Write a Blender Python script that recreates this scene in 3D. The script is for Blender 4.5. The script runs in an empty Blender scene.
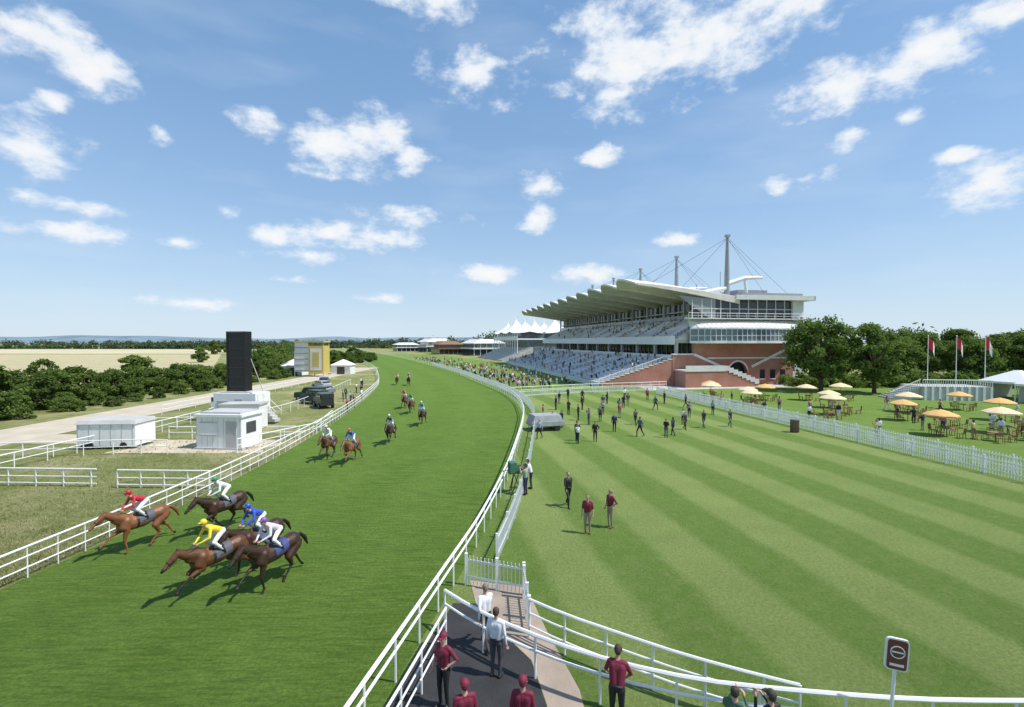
import bpy, bmesh, math, random
import numpy as np
from mathutils import Vector, Matrix
random.seed(7); rng=np.random.default_rng(7)
scene=bpy.context.scene
COL=scene.collection
# ------------------------------------------------------------------ materials
def mat(name,col,rough=0.6,var=0.12,scale=3.0,bump=0.0,bscale=20.0,metal=0.0,spec=0.5,trans=0.0):
    m=bpy.data.materials.new(name); m.use_nodes=True
    nt=m.node_tree; N=nt.nodes; L=nt.links
    b=N["Principled BSDF"]
    b.inputs["Roughness"].default_value=rough; b.inputs["Metallic"].default_value=metal
    b.inputs["Specular IOR Level"].default_value=spec
    tc=N.new("ShaderNodeTexCoord")
    n=N.new("ShaderNodeTexNoise"); n.inputs["Scale"].default_value=scale; n.inputs["Detail"].default_value=5
    L.new(tc.outputs["Object"],n.inputs["Vector"])
    r=N.new("ShaderNodeMix"); r.data_type='RGBA'
    r.inputs[6].default_value=tuple(c*(1-var) for c in col)+(1,)
    r.inputs[7].default_value=tuple(min(1,c*(1+var)) for c in col)+(1,)
    mr=N.new("ShaderNodeMapRange"); mr.inputs[1].default_value=.3; mr.inputs[2].default_value=.7
    L.new(n.outputs["Fac"],mr.inputs[0]); L.new(mr.outputs[0],r.inputs[0])
    L.new(r.outputs[2],b.inputs["Base Color"])
    if bump>0:
        n2=N.new("ShaderNodeTexNoise"); n2.inputs["Scale"].default_value=bscale; n2.inputs["Detail"].default_value=4
        L.new(tc.outputs["Object"],n2.inputs["Vector"])
        bp=N.new("ShaderNodeBump"); bp.inputs["Strength"].default_value=bump; bp.inputs["Distance"].default_value=.05
        L.new(n2.outputs["Fac"],bp.inputs["Height"]); L.new(bp.outputs[0],b.inputs["Normal"])
    return m
def mathn(nt,op,a,b=None,clamp=False):
    n=nt.nodes.new("ShaderNodeMath"); n.operation=op; n.use_clamp=clamp
    for i,v in enumerate((a,b)):
        if v is None: continue
        if isinstance(v,(int,float)): n.inputs[i].default_value=v
        else: nt.links.new(v,n.inputs[i])
    return n.outputs[0]
def mixc(nt,f,a,b):
    n=nt.nodes.new("ShaderNodeMix"); n.data_type='RGBA'
    if isinstance(f,(int,float)): n.inputs[0].default_value=f
    else: nt.links.new(f,n.inputs[0])
    for i,v in ((6,a),(7,b)):
        if isinstance(v,tuple): n.inputs[i].default_value=v+(1,)
        else: nt.links.new(v,n.inputs[i])
    return n.outputs[2]
def noise(nt,vec,scale,detail=5,rough=.55,mp=None,lo=.35,hi=.65):
    if mp:
        m=nt.nodes.new("ShaderNodeMapping"); m.inputs["Rotation"].default_value=(0,0,mp[0]); m.inputs["Scale"].default_value=mp[1]
        nt.links.new(vec,m.inputs[0]); vec=m.outputs[0]
    n=nt.nodes.new("ShaderNodeTexNoise"); n.inputs["Scale"].default_value=scale; n.inputs["Detail"].default_value=detail
    n.inputs["Roughness"].default_value=rough
    nt.links.new(vec,n.inputs["Vector"])
    r=nt.nodes.new("ShaderNodeMapRange"); r.inputs[1].default_value=lo; r.inputs[2].default_value=hi
    nt.links.new(n.outputs["Fac"],r.inputs[0]); return r.outputs[0]
def grass_mat(name,dark,light,stripe=None,patch=.12,streak=None,dry=None,bump=1.0,fine=.55,bands=None):
    m=bpy.data.materials.new(name); m.use_nodes=True; nt=m.node_tree; b=nt.nodes["Principled BSDF"]
    b.inputs["Roughness"].default_value=.85; b.inputs["Specular IOR Level"].default_value=.12
    tc=nt.nodes.new("ShaderNodeTexCoord"); v=tc.outputs["Object"]
    if stripe:
        ang,w=stripe
        dp=nt.nodes.new("ShaderNodeVectorMath"); dp.operation='DOT_PRODUCT'; nt.links.new(v,dp.inputs[0])
        dp.inputs[1].default_value=(math.cos(ang),math.sin(ang),0)
        q=dp.outputs["Value"]
        wob=noise(nt,v,.3,4,lo=0,hi=1); q=mathn(nt,'ADD',q,mathn(nt,'MULTIPLY',wob,.6))
        wob=noise(nt,v,3,4,lo=0,hi=1); q=mathn(nt,'ADD',q,mathn(nt,'MULTIPLY',wob,.35))
        s=mathn(nt,'SINE',mathn(nt,'MULTIPLY',q,math.pi/w))
        f=mathn(nt,'MULTIPLY',s,1.6); f=mathn(nt,'ADD',f,.5,True)
        amp=noise(nt,v,.12,3,lo=.3,hi=.7); f=mathn(nt,'MULTIPLY',f,mathn(nt,'ADD',mathn(nt,'MULTIPLY',amp,.35),.72),True)
        base=mixc(nt,f,dark,light)
    else:
        base=mixc(nt,noise(nt,v,.22,6),dark,light)
    if bands:
        su=nt.nodes.new("ShaderNodeSeparateXYZ"); nt.links.new(tc.outputs["UV"],su.inputs[0])
        wob=noise(nt,v,.8,4,lo=0,hi=1)
        q=mathn(nt,'ADD',mathn(nt,'MULTIPLY',su.outputs[0],bands*math.pi*2),mathn(nt,'MULTIPLY',wob,.7))
        f=mathn(nt,'ADD',mathn(nt,'MULTIPLY',mathn(nt,'SINE',q),.9),.5,True)
        base=mixc(nt,mathn(nt,'MULTIPLY',f,.38),base,(light[0]*1.25,light[1]*1.18,light[2]*1.4))
    n1=noise(nt,v,.45,8,.7,lo=.4,hi=.7); base=mixc(nt,mathn(nt,'MULTIPLY',n1,patch*2),base,tuple(c*.6 for c in dark))
    n2b=noise(nt,v,1.8,8,.75,lo=.45,hi=.75); base=mixc(nt,mathn(nt,'MULTIPLY',n2b,.4),base,(light[0]*1.35,light[1]*1.12,light[2]*1.6))
    if streak:
        n2=noise(nt,v,1.0,8,.75,mp=streak,lo=.4,hi=.66); base=mixc(nt,mathn(nt,'MULTIPLY',n2,.65),base,(light[0]*1.45,light[1]*1.25,light[2]*1.6))
        n2=noise(nt,v,3.1,7,.75,mp=streak,lo=.44,hi=.66); base=mixc(nt,mathn(nt,'MULTIPLY',n2,.65),base,tuple(c*.45 for c in dark))
    n3=noise(nt,v,9,8,.85,lo=.42,hi=.6)
    base=mixc(nt,mathn(nt,'MULTIPLY',n3,fine),base,tuple(c*.42 for c in dark))
    if dry:
        n4=noise(nt,v,.09,8,.7,lo=.47,hi=.64); base=mixc(nt,mathn(nt,'MULTIPLY',n4,.75),base,dry)
        n5=noise(nt,v,1.3,8,.7,lo=.47,hi=.75); base=mixc(nt,mathn(nt,'MULTIPLY',n5,.5),base,dry)
    nt.links.new(base,b.inputs["Base Color"])
    bn=nt.nodes.new("ShaderNodeTexNoise"); bn.inputs["Scale"].default_value=9; bn.inputs["Detail"].default_value=9; bn.inputs["Roughness"].default_value=.8
    nt.links.new(v,bn.inputs["Vector"])
    bp=nt.nodes.new("ShaderNodeBump"); bp.inputs["Strength"].default_value=bump; bp.inputs["Distance"].default_value=.14
    nt.links.new(bn.outputs["Fac"],bp.inputs["Height"]); nt.links.new(bp.outputs[0],b.inputs["Normal"])
    return m
def leaf_mat(name,c1,c2):
    m=bpy.data.materials.new(name); m.use_nodes=True; nt=m.node_tree
    out=nt.nodes["Material Output"]; nt.nodes.remove(nt.nodes["Principled BSDF"])
    g=nt.nodes.new("ShaderNodeNewGeometry"); tc=nt.nodes.new("ShaderNodeTexCoord")
    n=noise(nt,tc.outputs["Object"],.6,4)
    f=mathn(nt,'ADD',mathn(nt,'MULTIPLY',n,.5),mathn(nt,'MULTIPLY',g.outputs["Random Per Island"],.5))
    c=mixc(nt,f,c1,c2)
    d=nt.nodes.new("ShaderNodeBsdfDiffuse"); t=nt.nodes.new("ShaderNodeBsdfTranslucent"); mx=nt.nodes.new("ShaderNodeMixShader")
    nt.links.new(c,d.inputs[0]); nt.links.new(c,t.inputs[0]); mx.inputs[0].default_value=.4
    nt.links.new(d.outputs[0],mx.inputs[1]); nt.links.new(t.outputs[0],mx.inputs[2]); nt.links.new(mx.outputs[0],out.inputs[0])
    return m
_mc={}
def cm(col,rough=.7,var=.1):
    k=(tuple(round(c,3) for c in col),rough)
    if k not in _mc: _mc[k]=mat("cloth_%d"%len(_mc),col,rough,var,scale=9,bump=.15,bscale=30)
    return _mc[k]
WHITE=mat("white_paint",(.8,.8,.78),.45,.05,1.5)
CREAM=mat("offwhite_paint",(.7,.69,.65),.6,.08,1.0)
GREY=mat("grey_metal",(.3,.31,.32),.5,.1)
LGREY=mat("light_grey_concrete",(.48,.47,.45),.8,.12,.8)
DGREY=mat("dark_grey",(.06,.062,.065),.5,.15)
BLACK=mat("black_panel",(.012,.012,.014),.4,.2)
GLASS=mat("dark_glazing",(.03,.04,.05),.08,.3,.5)
LGLASS=mat("pale_glazing",(.16,.2,.23),.1,.25,.4)
YELLOW=mat("yellow_panel",(.55,.43,.12),.6,.08)
ORANGE=mat("orange_canvas",(.7,.42,.14),.8,.1)
YCANV=mat("cream_orange_canvas",(.76,.6,.36),.8,.1)
WOOD=mat("timber",(.25,.13,.06),.7,.2)
BARK=mat("bark",(.09,.065,.045),.9,.3,4,.6,12)
RED=mat("red_flag",(.55,.03,.04),.7,.1)
TYRE=mat("tyre_rubber",(.02,.02,.02),.8,.1)
ROOFM=mat("canopy_concrete",(.7,.68,.64),.75,.1,.4)
UNDER=mat("canopy_underside",(.72,.67,.6),.85,.12,.5)
SEAT=mat("seat_grey",(.66,.66,.67),.6,.25,.3)
STEP=mat("terrace_concrete",(.55,.53,.5),.85,.15,.6)
def brick_mat():
    m=bpy.data.materials.new("red_brick"); m.use_nodes=True; nt=m.node_tree; b=nt.nodes["Principled BSDF"]
    tc=nt.nodes.new("ShaderNodeTexCoord"); mp=nt.nodes.new("ShaderNodeMapping"); mp.inputs["Rotation"].default_value=(math.radians(90),0,0)
    nt.links.new(tc.outputs["Object"],mp.inputs[0])
    br=nt.nodes.new("ShaderNodeTexBrick"); br.inputs["Scale"].default_value=2.0
    br.inputs["Color1"].default_value=(.42,.15,.09,1); br.inputs["Color2"].default_value=(.34,.12,.08,1); br.inputs["Mortar"].default_value=(.4,.3,.24,1)
    br.inputs["Mortar Size"].default_value=.012
    nt.links.new(mp.outputs[0],br.inputs["Vector"])
    n=noise(nt,tc.outputs["Object"],.5,5); c=mixc(nt,mathn(nt,'MULTIPLY',n,.6),br.outputs[0],(.42,.25,.18))
    nt.links.new(c,b.inputs["Base Color"]); b.inputs["Roughness"].default_value=.85
    return m
BRICK=brick_mat()
LEAF=leaf_mat("leaves",(.06,.105,.025),(.17,.24,.06))
LEAF2=leaf_mat("leaves_light",(.09,.15,.035),(.23,.31,.08))
FARLEAF=leaf_mat("leaves_far",(.07,.105,.06),(.12,.165,.08))
# ------------------------------------------------------------------ mesh builder
class MB:
    def __init__(s): s.v=[];s.f=[];s.m=[]
    def add(s,vs,fs,mi):
        o=len(s.v); s.v.extend([tuple(p) for p in vs])
        for i,f in enumerate(fs):
            s.f.append(tuple(o+k for k in f)); s.m.append(mi if isinstance(mi,int) else mi[i])
    def hexa(s,P,mi=0):
        s.add(P,[(0,3,2,1),(4,5,6,7),(0,1,5,4),(1,2,6,5),(2,3,7,6),(3,0,4,7)],mi)
    def box(s,x0,x1,y0,y1,z0,z1,mi=0):
        s.hexa([(x0,y0,z0),(x1,y0,z0),(x1,y1,z0),(x0,y1,z0),(x0,y0,z1),(x1,y0,z1),(x1,y1,z1),(x0,y1,z1)],mi)
    def beam(s,a,b,w,h,mi=0):
        a=Vector(a);b=Vector(b); d=(b-a).normalized()
        up=Vector((0,0,1)) if abs(d.z)<.95 else Vector((0,1,0))
        x=d.cross(up).normalized()*w/2; y=x.cross(d).normalized()*h/2
        s.hexa([a-x-y,a+x-y,a+x+y,a-x+y,b-x-y,b+x-y,b+x+y,b-x+y],mi)
    def tube(s,pts,r,n=6,mi=0,cap=True):
        pts=[Vector(p) for p in pts]; R=r if isinstance(r,(list,tuple)) else [r]*len(pts)
        V=[];F=[]
        for i,p in enumerate(pts):
            d=(pts[min(i+1,len(pts)-1)]-pts[max(i-1,0)]).normalized()
            up=Vector((0,0,1)) if abs(d.z)<.9 else Vector((0,1,0))
            x=d.cross(up).normalized(); y=x.cross(d).normalized()
            for k in range(n):
                a=2*math.pi*k/n; V.append(p+x*math.cos(a)*R[i]+y*math.sin(a)*R[i])
        for i in range(len(pts)-1):
            for k in range(n):
                F.append((i*n+k,i*n+(k+1)%n,(i+1)*n+(k+1)%n,(i+1)*n+k))
        if cap: F.append(tuple(range(n))[::-1]); F.append(tuple((len(pts)-1)*n+k for k in range(n)))
        s.add(V,F,mi)
    def cap(s,a,b,ra,rb,mi=0,n=10,h=3):
        a=Vector(a);b=Vector(b); d=b-a
        d=d.normalized() if d.length>1e-6 else Vector((0,0,1))
        pts=[];R=[]
        for i in range(h):
            t=math.pi/2*(i+.3)/(h+.3) ; pts.append(a-d*ra*math.cos(t)); R.append(ra*math.sin(t))
        pts.append(a);R.append(ra); pts.append(b+d*1e-4);R.append(rb)
        for i in range(h-1,-1,-1):
            t=math.pi/2*(i+.3)/(h+.3); pts.append(b+d*rb*math.cos(t)); R.append(rb*math.sin(t))
        up=Vector((0,0,1)) if abs(d.z)<.9 else Vector((0,1,0))
        x=d.cross(up).normalized(); y=x.cross(d).normalized()
        V=[];F=[]
        for p,r in zip(pts,R):
            for k in range(n):
                q=2*math.pi*k/n; V.append(p+x*math.cos(q)*r+y*math.sin(q)*r)
        for i in range(len(pts)-1):
            for k in range(n): F.append((i*n+k,i*n+(k+1)%n,(i+1)*n+(k+1)%n,(i+1)*n+k))
        F.append(tuple(range(n))[::-1]); F.append(tuple((len(pts)-1)*n+k for k in range(n)))
        s.add(V,F,mi)
    def mesh(s,name,mats,smooth=False):
        me=bpy.data.meshes.new(name); me.from_pydata(s.v,[],s.f)
        for m in mats: me.materials.append(m)
        me.polygons.foreach_set("material_index",s.m)
        if smooth: me.polygons.foreach_set("use_smooth",[True]*len(s.f))
        me.update(); return me
    def obj(s,name,mats,parent=None,smooth=False,loc=None,rz=0,recalc=True):
        me=s.mesh(name,mats,smooth)
        if recalc:
            bm=bmesh.new(); bm.from_mesh(me); bmesh.ops.recalc_face_normals(bm,faces=bm.faces); bm.to_mesh(me); bm.free()
        return link(name,me,parent,loc,rz)
def link(name,me,parent=None,loc=None,rz=0,scale=None):
    o=bpy.data.objects.new(name,me); COL.objects.link(o)
    if parent: o.parent=parent
    if loc is not None: o.location=loc
    o.rotation_euler=(0,0,rz)
    if scale is not None: o.scale=(scale,)*3 if isinstance(scale,(int,float)) else scale
    return o
def empty(name,loc,rz=0):
    o=bpy.data.objects.new(name,None); COL.objects.link(o); o.location=loc; o.rotation_euler=(0,0,rz); return o
def bevel(o,w=.03,seg=2):
    m=o.modifiers.new("bevel",'BEVEL'); m.width=w; m.segments=seg; m.limit_method='ANGLE'; return o
def catmull(pts,sub=16):
    P=[Vector(p if len(p)==3 else (p[0],p[1],0)) for p in pts]; P=[2*P[0]-P[1]]+P+[2*P[-1]-P[-2]]; out=[]
    for i in range(1,len(P)-2):
        p0,p1,p2,p3=P[i-1:i+3]
        for k in range(sub):
            t=k/sub
            out.append(.5*((2*p1)+(p2-p0)*t+(2*p0-5*p1+4*p2-p3)*t*t+(3*p1-p0-3*p2+p3)*t**3))
    out.append(P[-2]); return out
def resample(pts,step,curve=True):
    D=catmull(pts) if curve else [Vector(p if len(p)==3 else (p[0],p[1],0)) for p in pts]
    out=[D[0]]; acc=0; last=D[0]
    for p in D[1:]:
        seg=(p-last).length
        while acc+seg>=step:
            t=(step-acc)/seg; last=last.lerp(p,t); out.append(last.copy()); seg=(p-last).length; acc=0
        acc+=seg; last=p
    if (out[-1]-D[-1]).length>step*.3: out.append(D[-1])
    return out
# ------------------------------------------------------------------ world, sun, camera
SUN_EL=math.radians(57); SUN_AZ=math.radians(104)   # clockwise from +Y
w=bpy.data.worlds.new("World"); scene.world=w; w.use_nodes=True; nt=w.node_tree
try:
    w.cycles.sampling_method='MANUAL'; w.cycles.sample_map_resolution=256
except Exception as ex: print(ex)
for n in list(nt.nodes): nt.nodes.remove(n)
out=nt.nodes.new("ShaderNodeOutputWorld")
sky=nt.nodes.new("ShaderNodeTexSky"); sky.sky_type='NISHITA'; sky.sun_disc=False
sky.sun_elevation=SUN_EL; sky.sun_rotation=SUN_AZ; sky.air_density=1.0; sky.dust_density=.3; sky.ozone_density=1.5
bg=nt.nodes.new("ShaderNodeBackground"); bg.inputs[1].default_value=.15
nt.links.new(sky.outputs[0],bg.inputs[0])
tc=nt.nodes.new("ShaderNodeTexCoord"); D=tc.outputs["Generated"]
clouds=[(-100,64,12,5.5),(-88,57,9,4),(-100,40,9,5.5),(-91,28.5,10,1.8),(-94,23,12,2.2),(-94,49,3,2),(-51,45,4.5,3),(-36,41,9,5.5),(-25,42,4,3),
(-21,38,3.5,2.5),(-72,43,2.8,1.8),(-69,20.6,4,1.4),(-59,27,3.5,1.5),(-21,26.5,9,2.4),(-38,22,10,3),(-49,21.7,4.5,2.6),(-29.6,21.3,10,2.2),(-42,18,9,1.5),
(-7.7,55.6,7.5,4.5),(-15,70,9,4),(26.7,61,13,10),(47.5,66,15,6),(22.5,51,5,2.5),(68,52,12,4.5),(78,55,12,5),(87,60,10,4.5),(102,67,9,4),(69,42,5,2.2),(81,46,3,2),
(97.5,32.7,13,4.5),(35,21,5,1.8),(18,38,4,2),(7,32.7,5,2.2),(4.8,25,3.5,2.2),(-4.6,14,7,2),(16,14,8,1.6),(60,33.7,6,1.8),(91,38,4,1.5),
(-140,50,14,8),(140,45,14,7),(-66,8,9,1.2),(-30,9,5,1.0),(-48,13,4,1.0)]
acc=None
for tx,tz,wx,wz in clouds:
    tx/=100;tz/=100;wx/=100;wz/=100
    c=Vector((tx,1,tz)); L=c.length; c.normalize()
    mp=nt.nodes.new("ShaderNodeMapping"); mp.vector_type='TEXTURE'
    mp.inputs["Location"].default_value=c
    mp.inputs["Rotation"].default_value=(0,0,math.atan2(-tx,1))
    a=wx/math.sqrt(1+tx*tx)/L*math.sqrt(1+tz*tz)*1.15; bb=wz/L*1.15
    mp.inputs["Scale"].default_value=(a,max(a,.1)*2,bb)
    nt.links.new(D,mp.inputs[0])
    ln=nt.nodes.new("ShaderNodeVectorMath"); ln.operation='LENGTH'; nt.links.new(mp.outputs[0],ln.inputs[0])
    v=ln.outputs["Value"]
    acc=v if acc is None else mathn(nt,'MINIMUM',acc,v)
acc=mathn(nt,'SUBTRACT',1.0,acc)
m2=nt.nodes.new("ShaderNodeMapping"); m2.inputs["Scale"].default_value=(1,1,1.7); nt.links.new(D,m2.inputs[0])
cn=nt.nodes.new("ShaderNodeTexNoise"); cn.inputs["Scale"].default_value=14; cn.inputs["Detail"].default_value=9; cn.inputs["Roughness"].default_value=.6
nt.links.new(m2.outputs[0],cn.inputs["Vector"])
accl=mathn(nt,'MAXIMUM',acc,-1.2)
dens=mathn(nt,'ADD',mathn(nt,'MULTIPLY',accl,.8),mathn(nt,'MULTIPLY',mathn(nt,'SUBTRACT',cn.outputs["Fac"],.5),3.0))
mr=nt.nodes.new("ShaderNodeMapRange"); mr.interpolation_type='SMOOTHSTEP'; mr.inputs[1].default_value=-.1; mr.inputs[2].default_value=.7
nt.links.new(dens,mr.inputs[0])
m3=nt.nodes.new("ShaderNodeMapping"); m3.inputs["Scale"].default_value=(1,1,4); m3.inputs["Rotation"].default_value=(0,.15,0); nt.links.new(D,m3.inputs[0])
vn=nt.nodes.new("ShaderNodeTexNoise"); vn.inputs["Scale"].default_value=3.2; vn.inputs["Detail"].default_value=8; nt.links.new(m3.outputs[0],vn.inputs["Vector"])
vr=nt.nodes.new("ShaderNodeMapRange"); vr.inputs[1].default_value=.5; vr.inputs[2].default_value=.85; vr.inputs[4].default_value=.28; nt.links.new(vn.outputs["Fac"],vr.inputs[0])
sx=nt.nodes.new("ShaderNodeSeparateXYZ"); nt.links.new(D,sx.inputs[0])
zz=mathn(nt,'MAXIMUM',sx.outputs[2],0.0)
hz=mathn(nt,'POWER',2.718,mathn(nt,'MULTIPLY',zz,-4.2))
vbc=mixc(nt,hz,(.2,.47,.88),(.7,.85,.98))
hf=mathn(nt,'ADD',mathn(nt,'MULTIPLY',hz,.5),.42)
vb=nt.nodes.new("ShaderNodeBackground"); nt.links.new(vbc,vb.inputs[0]); vb.inputs[1].default_value=.92
ms0=nt.nodes.new("ShaderNodeMixShader"); nt.links.new(hf,ms0.inputs[0]); nt.links.new(bg.outputs[0],ms0.inputs[1]); nt.links.new(vb.outputs[0],ms0.inputs[2])
fac=mathn(nt,'MAXIMUM',mathn(nt,'MULTIPLY',mr.outputs[0],.95),vr.outputs[0])
cb=nt.nodes.new("ShaderNodeBackground"); cb.inputs[1].default_value=.97
shade=nt.nodes.new("ShaderNodeMapRange"); shade.inputs[1].default_value=.2; shade.inputs[2].default_value=1.0; nt.links.new(dens,shade.inputs[0])
cc=mixc(nt,shade.outputs[0],(.8,.89,1.0),(1.0,1.0,1.0)); nt.links.new(cc,cb.inputs[0])
ms=nt.nodes.new("ShaderNodeMixShader"); nt.links.new(fac,ms.inputs[0]); nt.links.new(ms0.outputs[0],ms.inputs[1]); nt.links.new(cb.outputs[0],ms.inputs[2])
nt.links.new(ms.outputs[0],out.inputs[0])
sd=Vector((math.sin(SUN_AZ)*math.cos(SUN_EL),math.cos(SUN_AZ)*math.cos(SUN_EL),math.sin(SUN_EL)))
sl=bpy.data.lights.new("sun",'SUN'); sl.energy=5.0; sl.angle=math.radians(.5); sl.color=(1,.96,.9)
so=bpy.data.objects.new("sun",sl); COL.objects.link(so); so.rotation_euler=sd.to_track_quat('Z','Y').to_euler()
cam=bpy.data.cameras.new("camera"); co=bpy.data.objects.new("camera",cam); COL.objects.link(co)
cam.lens=16.875; cam.sensor_width=36; cam.clip_end=20000; cam.clip_start=.1
co.location=(0,0,8.5); co.rotation_euler=(math.radians(90-1.37),0,0); scene.camera=co
scene.view_settings.view_transform='Standard'; scene.view_settings.look='None'; scene.view_settings.exposure=0
# ------------------------------------------------------------------ ground
GR=grass_mat("infield_grass",(.18,.23,.055),(.27,.3,.1),dry=(.5,.43,.25))
TRK=grass_mat("track_turf",(.115,.22,.028),(.165,.28,.042),patch=.18,streak=(math.radians(-12),(.35,2.6,1)),fine=.55,bands=3)
LAWN=grass_mat("striped_lawn",(.165,.265,.05),(.3,.38,.115),stripe=(math.radians(10.2),2.4),patch=.14,fine=.5)
TLAWN=grass_mat("terrace_lawn",(.17,.28,.05),(.23,.34,.07))
FIELD=grass_mat("stubble_field",(.46,.4,.23),(.58,.5,.3),patch=.1,dry=(.4,.4,.2),fine=.2)
ROAD=mat("gravel_road",(.52,.45,.34),.9,.12,.5,.4,8)
TARMAC=mat("tarmac",(.03,.03,.032),.9,.25,1.5,.5,25)
PAVE=mat("beige_paving",(.34,.27,.21),.85,.15,1.2,.3,12)
DIRT=mat("worn_ground",(.5,.43,.31),.9,.18,.6,.4,8)
def sheet(name,pts,z,m):
    me=bpy.data.meshes.new(name); me.from_pydata([(p[0],p[1],z) for p in pts],[],[tuple(range(len(pts)))]); me.materials.append(m)
    o=link(name,me)
    if me.polygons[0].normal.z<0: me.flip_normals()
    return o
sheet("ground",[(-9000,-300),(9000,-300),(9000,9000),(-9000,9000)],0,GR)
LR=[(-17.8,-6),(-17.8,5),(-17.6,14),(-17.2,22),(-17.2,30),(-17.6,38),(-19.2,54),(-22,72),(-26.5,95),(-33,118),(-42,146),(-62,200),(-105,320),(-177,510),(-240,680)]
RR=[(-6.3,-6),(-4.5,4),(-3.3,9.7),(-2.3,15.1),(-1.35,20.5),(-.4,28),(.3,36),(1.0,46),(1.3,56),(.5,68),(-2,82),(-7.5,102),(-13.4,124),(-30,175),(-59,255),(-105,370),(-160,510),(-222,680)]
Lc=catmull(LR,24); Rc=catmull(RR,24)
fL=lambda y: float(np.interp(y,[p.y for p in Lc],[p.x for p in Lc])); fR=lambda y: float(np.interp(y,[p.y for p in Rc],[p.x for p in Rc]))
def ribbon(name,f1,f2,ys,z,m,nx=1):
    V=[];F=[];U=[]
    for y in ys:
        a,b=f1(y),f2(y)
        for k in range(nx+1): V.append((a+(b-a)*k/nx,y,z)); U.append((k/nx,y*.05))
    for i in range(len(ys)-1):
        for k in range(nx): q=i*(nx+1)+k; F.append((q,q+1,q+nx+2,q+nx+1))
    me=bpy.data.meshes.new(name); me.from_pydata(V,[],F); me.materials.append(m)
    if me.polygons[0].normal.z<0: me.flip_normals()
    uv=me.uv_layers.new(name="UVMap")
    for l in me.loops: uv.data[l.index].uv=U[l.vertex_index]
    return link(name,me)
ys=list(np.concatenate([np.linspace(-5,100,70),np.linspace(103,680,90)]))
ribbon("race_track",fL,fR,ys,.012,TRK,6)
fF=lambda y: 35.1-.143*y
ribbon("striped_lawn",lambda y:fR(y),fF,list(np.linspace(2,86,60)),.008,LAWN)
ribbon("terrace_lawn",lambda y:fF(y)+.01,lambda y:150,list(np.linspace(2,92,10)),.008,TLAWN)
ribbon("spectator_lawn",lambda y:fR(y),lambda y:fR(y)+26 if y<180 else fR(y)+34,list(np.linspace(86,330,40)),.008,TLAWN)
sheet("stubble_field",[(-66,58),(-76,120),(-200,330),(-3200,330),(-3200,58)],.01,FIELD)
sheet("stubble_field",[(-215,350),(-325,560),(-3200,590),(-3200,350)],.012,mat("ripe_field",(.55,.48,.3),.95,.12,.02))
sheet("stubble_field",[(-420,640),(-3200,700),(-3200,900),(-600,900)],.01,FIELD)
ribbon("gravel_road",lambda y:-48.5-.02*y,lambda y:-41-.02*y,list(np.linspace(5,160,12)),.014,ROAD)
ribbon("worn_path",lambda y:-31+.3*math.sin(y),lambda y:-19.5+.4*math.sin(y*2.1),list(np.linspace(36.5,41.5,8)),.012,DIRT)
ribbon("access_path",lambda y:-41.5-.02*y,lambda y:-33.5+.2*math.sin(y),list(np.linspace(40,44,6)),.010,DIRT)
sheet("tarmac_walkway",[(-1.9,15.4),(-1.2,15.4),(-.5,14.1),(.5,12.6),(.8,11),(.9,8),(.9,4),(-4.3,4),(-3.5,8),(-2.8,11.5)],.016,TARMAC)
sheet("paved_walkway",[(-1.5,16.9),(.5,16.4),(1.0,14),(1.65,11.5),(1.8,8),(1.8,4),(.92,4),(.92,8),(.82,11),(.52,12.6),(-.48,14.1),(-1.18,15.42)],.020,PAVE)
sheet("stand_forecourt",[(24,84),(60,92),(58,97),(24,94)],.016,LGREY)
def tufts(name,n,xf,yr,h,m,seed,cl=5):
    r=np.random.default_rng(seed); t=r.random(n); t=t[r.random(n)<(1-t)**1.3]; n=len(t); y=yr[0]+(yr[1]-yr[0])*t; u=r.random(n)
    lo=np.array([xf(v)[0] for v in y]); hi=np.array([xf(v)[1] for v in y]); x=lo+(hi-lo)*u
    V=[]
    for c in range(cl):
        a=r.random(n)*6.283; hh=h*(.5+r.random(n)); wd=.012+.01*r.random(n); lx=(r.random(n)-.5)*h*1.2; ly=(r.random(n)-.5)*h*1.2
        bx=x+(r.random(n)-.5)*.12; by=y+(r.random(n)-.5)*.12; dx=np.cos(a)*wd; dy=np.sin(a)*wd; z=np.full(n,.01)
        V.append(np.stack([np.stack([bx-dx,by-dy,z],1),np.stack([bx+dx,by+dy,z],1),np.stack([bx+lx,by+ly,z+hh],1)],1).reshape(-1,3))
    V=np.concatenate(V); me=bpy.data.meshes.new(name); me.from_pydata(V.tolist(),[],np.arange(len(V)).reshape(-1,3).tolist()); me.materials.append(m); return link(name,me)
tufts("rough_grass",9000,lambda y:(max(-34,-1.15*y),fL(y)-.2),(15,50),.11,leaf_mat("rough_blades",(.24,.28,.08),(.55,.5,.28)),4,6)
# ------------------------------------------------------------------ rails and fences
def rail(name,pts,post=2.0,hs=(1.15,.72),r=.05,pr=.035,curve=True,lean=0):
    mb=MB(); P=resample(pts,post,curve); Q=resample(pts,max(post/2,.8),curve)
    for h in hs: mb.tube([p+Vector((0,0,h)) for p in Q],r if h==hs[0] else r*.7,6)
    for p in P: mb.tube([p+Vector((0,0,-.05)),p+Vector((0,0,hs[0]))],pr,6)
    return mb.obj(name,[WHITE],smooth=False)
def picket(name,pts,h=1.1,step=.16,post=2.4,curve=True,w=.05):
    mb=MB(); Q=resample(pts,post,curve)
    for z in (h*.85,h*.3):
        for a,b in zip(Q[:-1],Q[1:]): mb.beam(a+Vector((0,0,z)),b+Vector((0,0,z)),.03,.07)
    for p in Q: mb.box(p.x-.05,p.x+.05,p.y-.05,p.y+.05,-.05,h+.08)
    for p in resample(pts,step,curve): mb.box(p.x-w/2,p.x+w/2,p.y-.012,p.y+.012,.06,h)
    return mb.obj(name,[WHITE],recalc=False)
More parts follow.
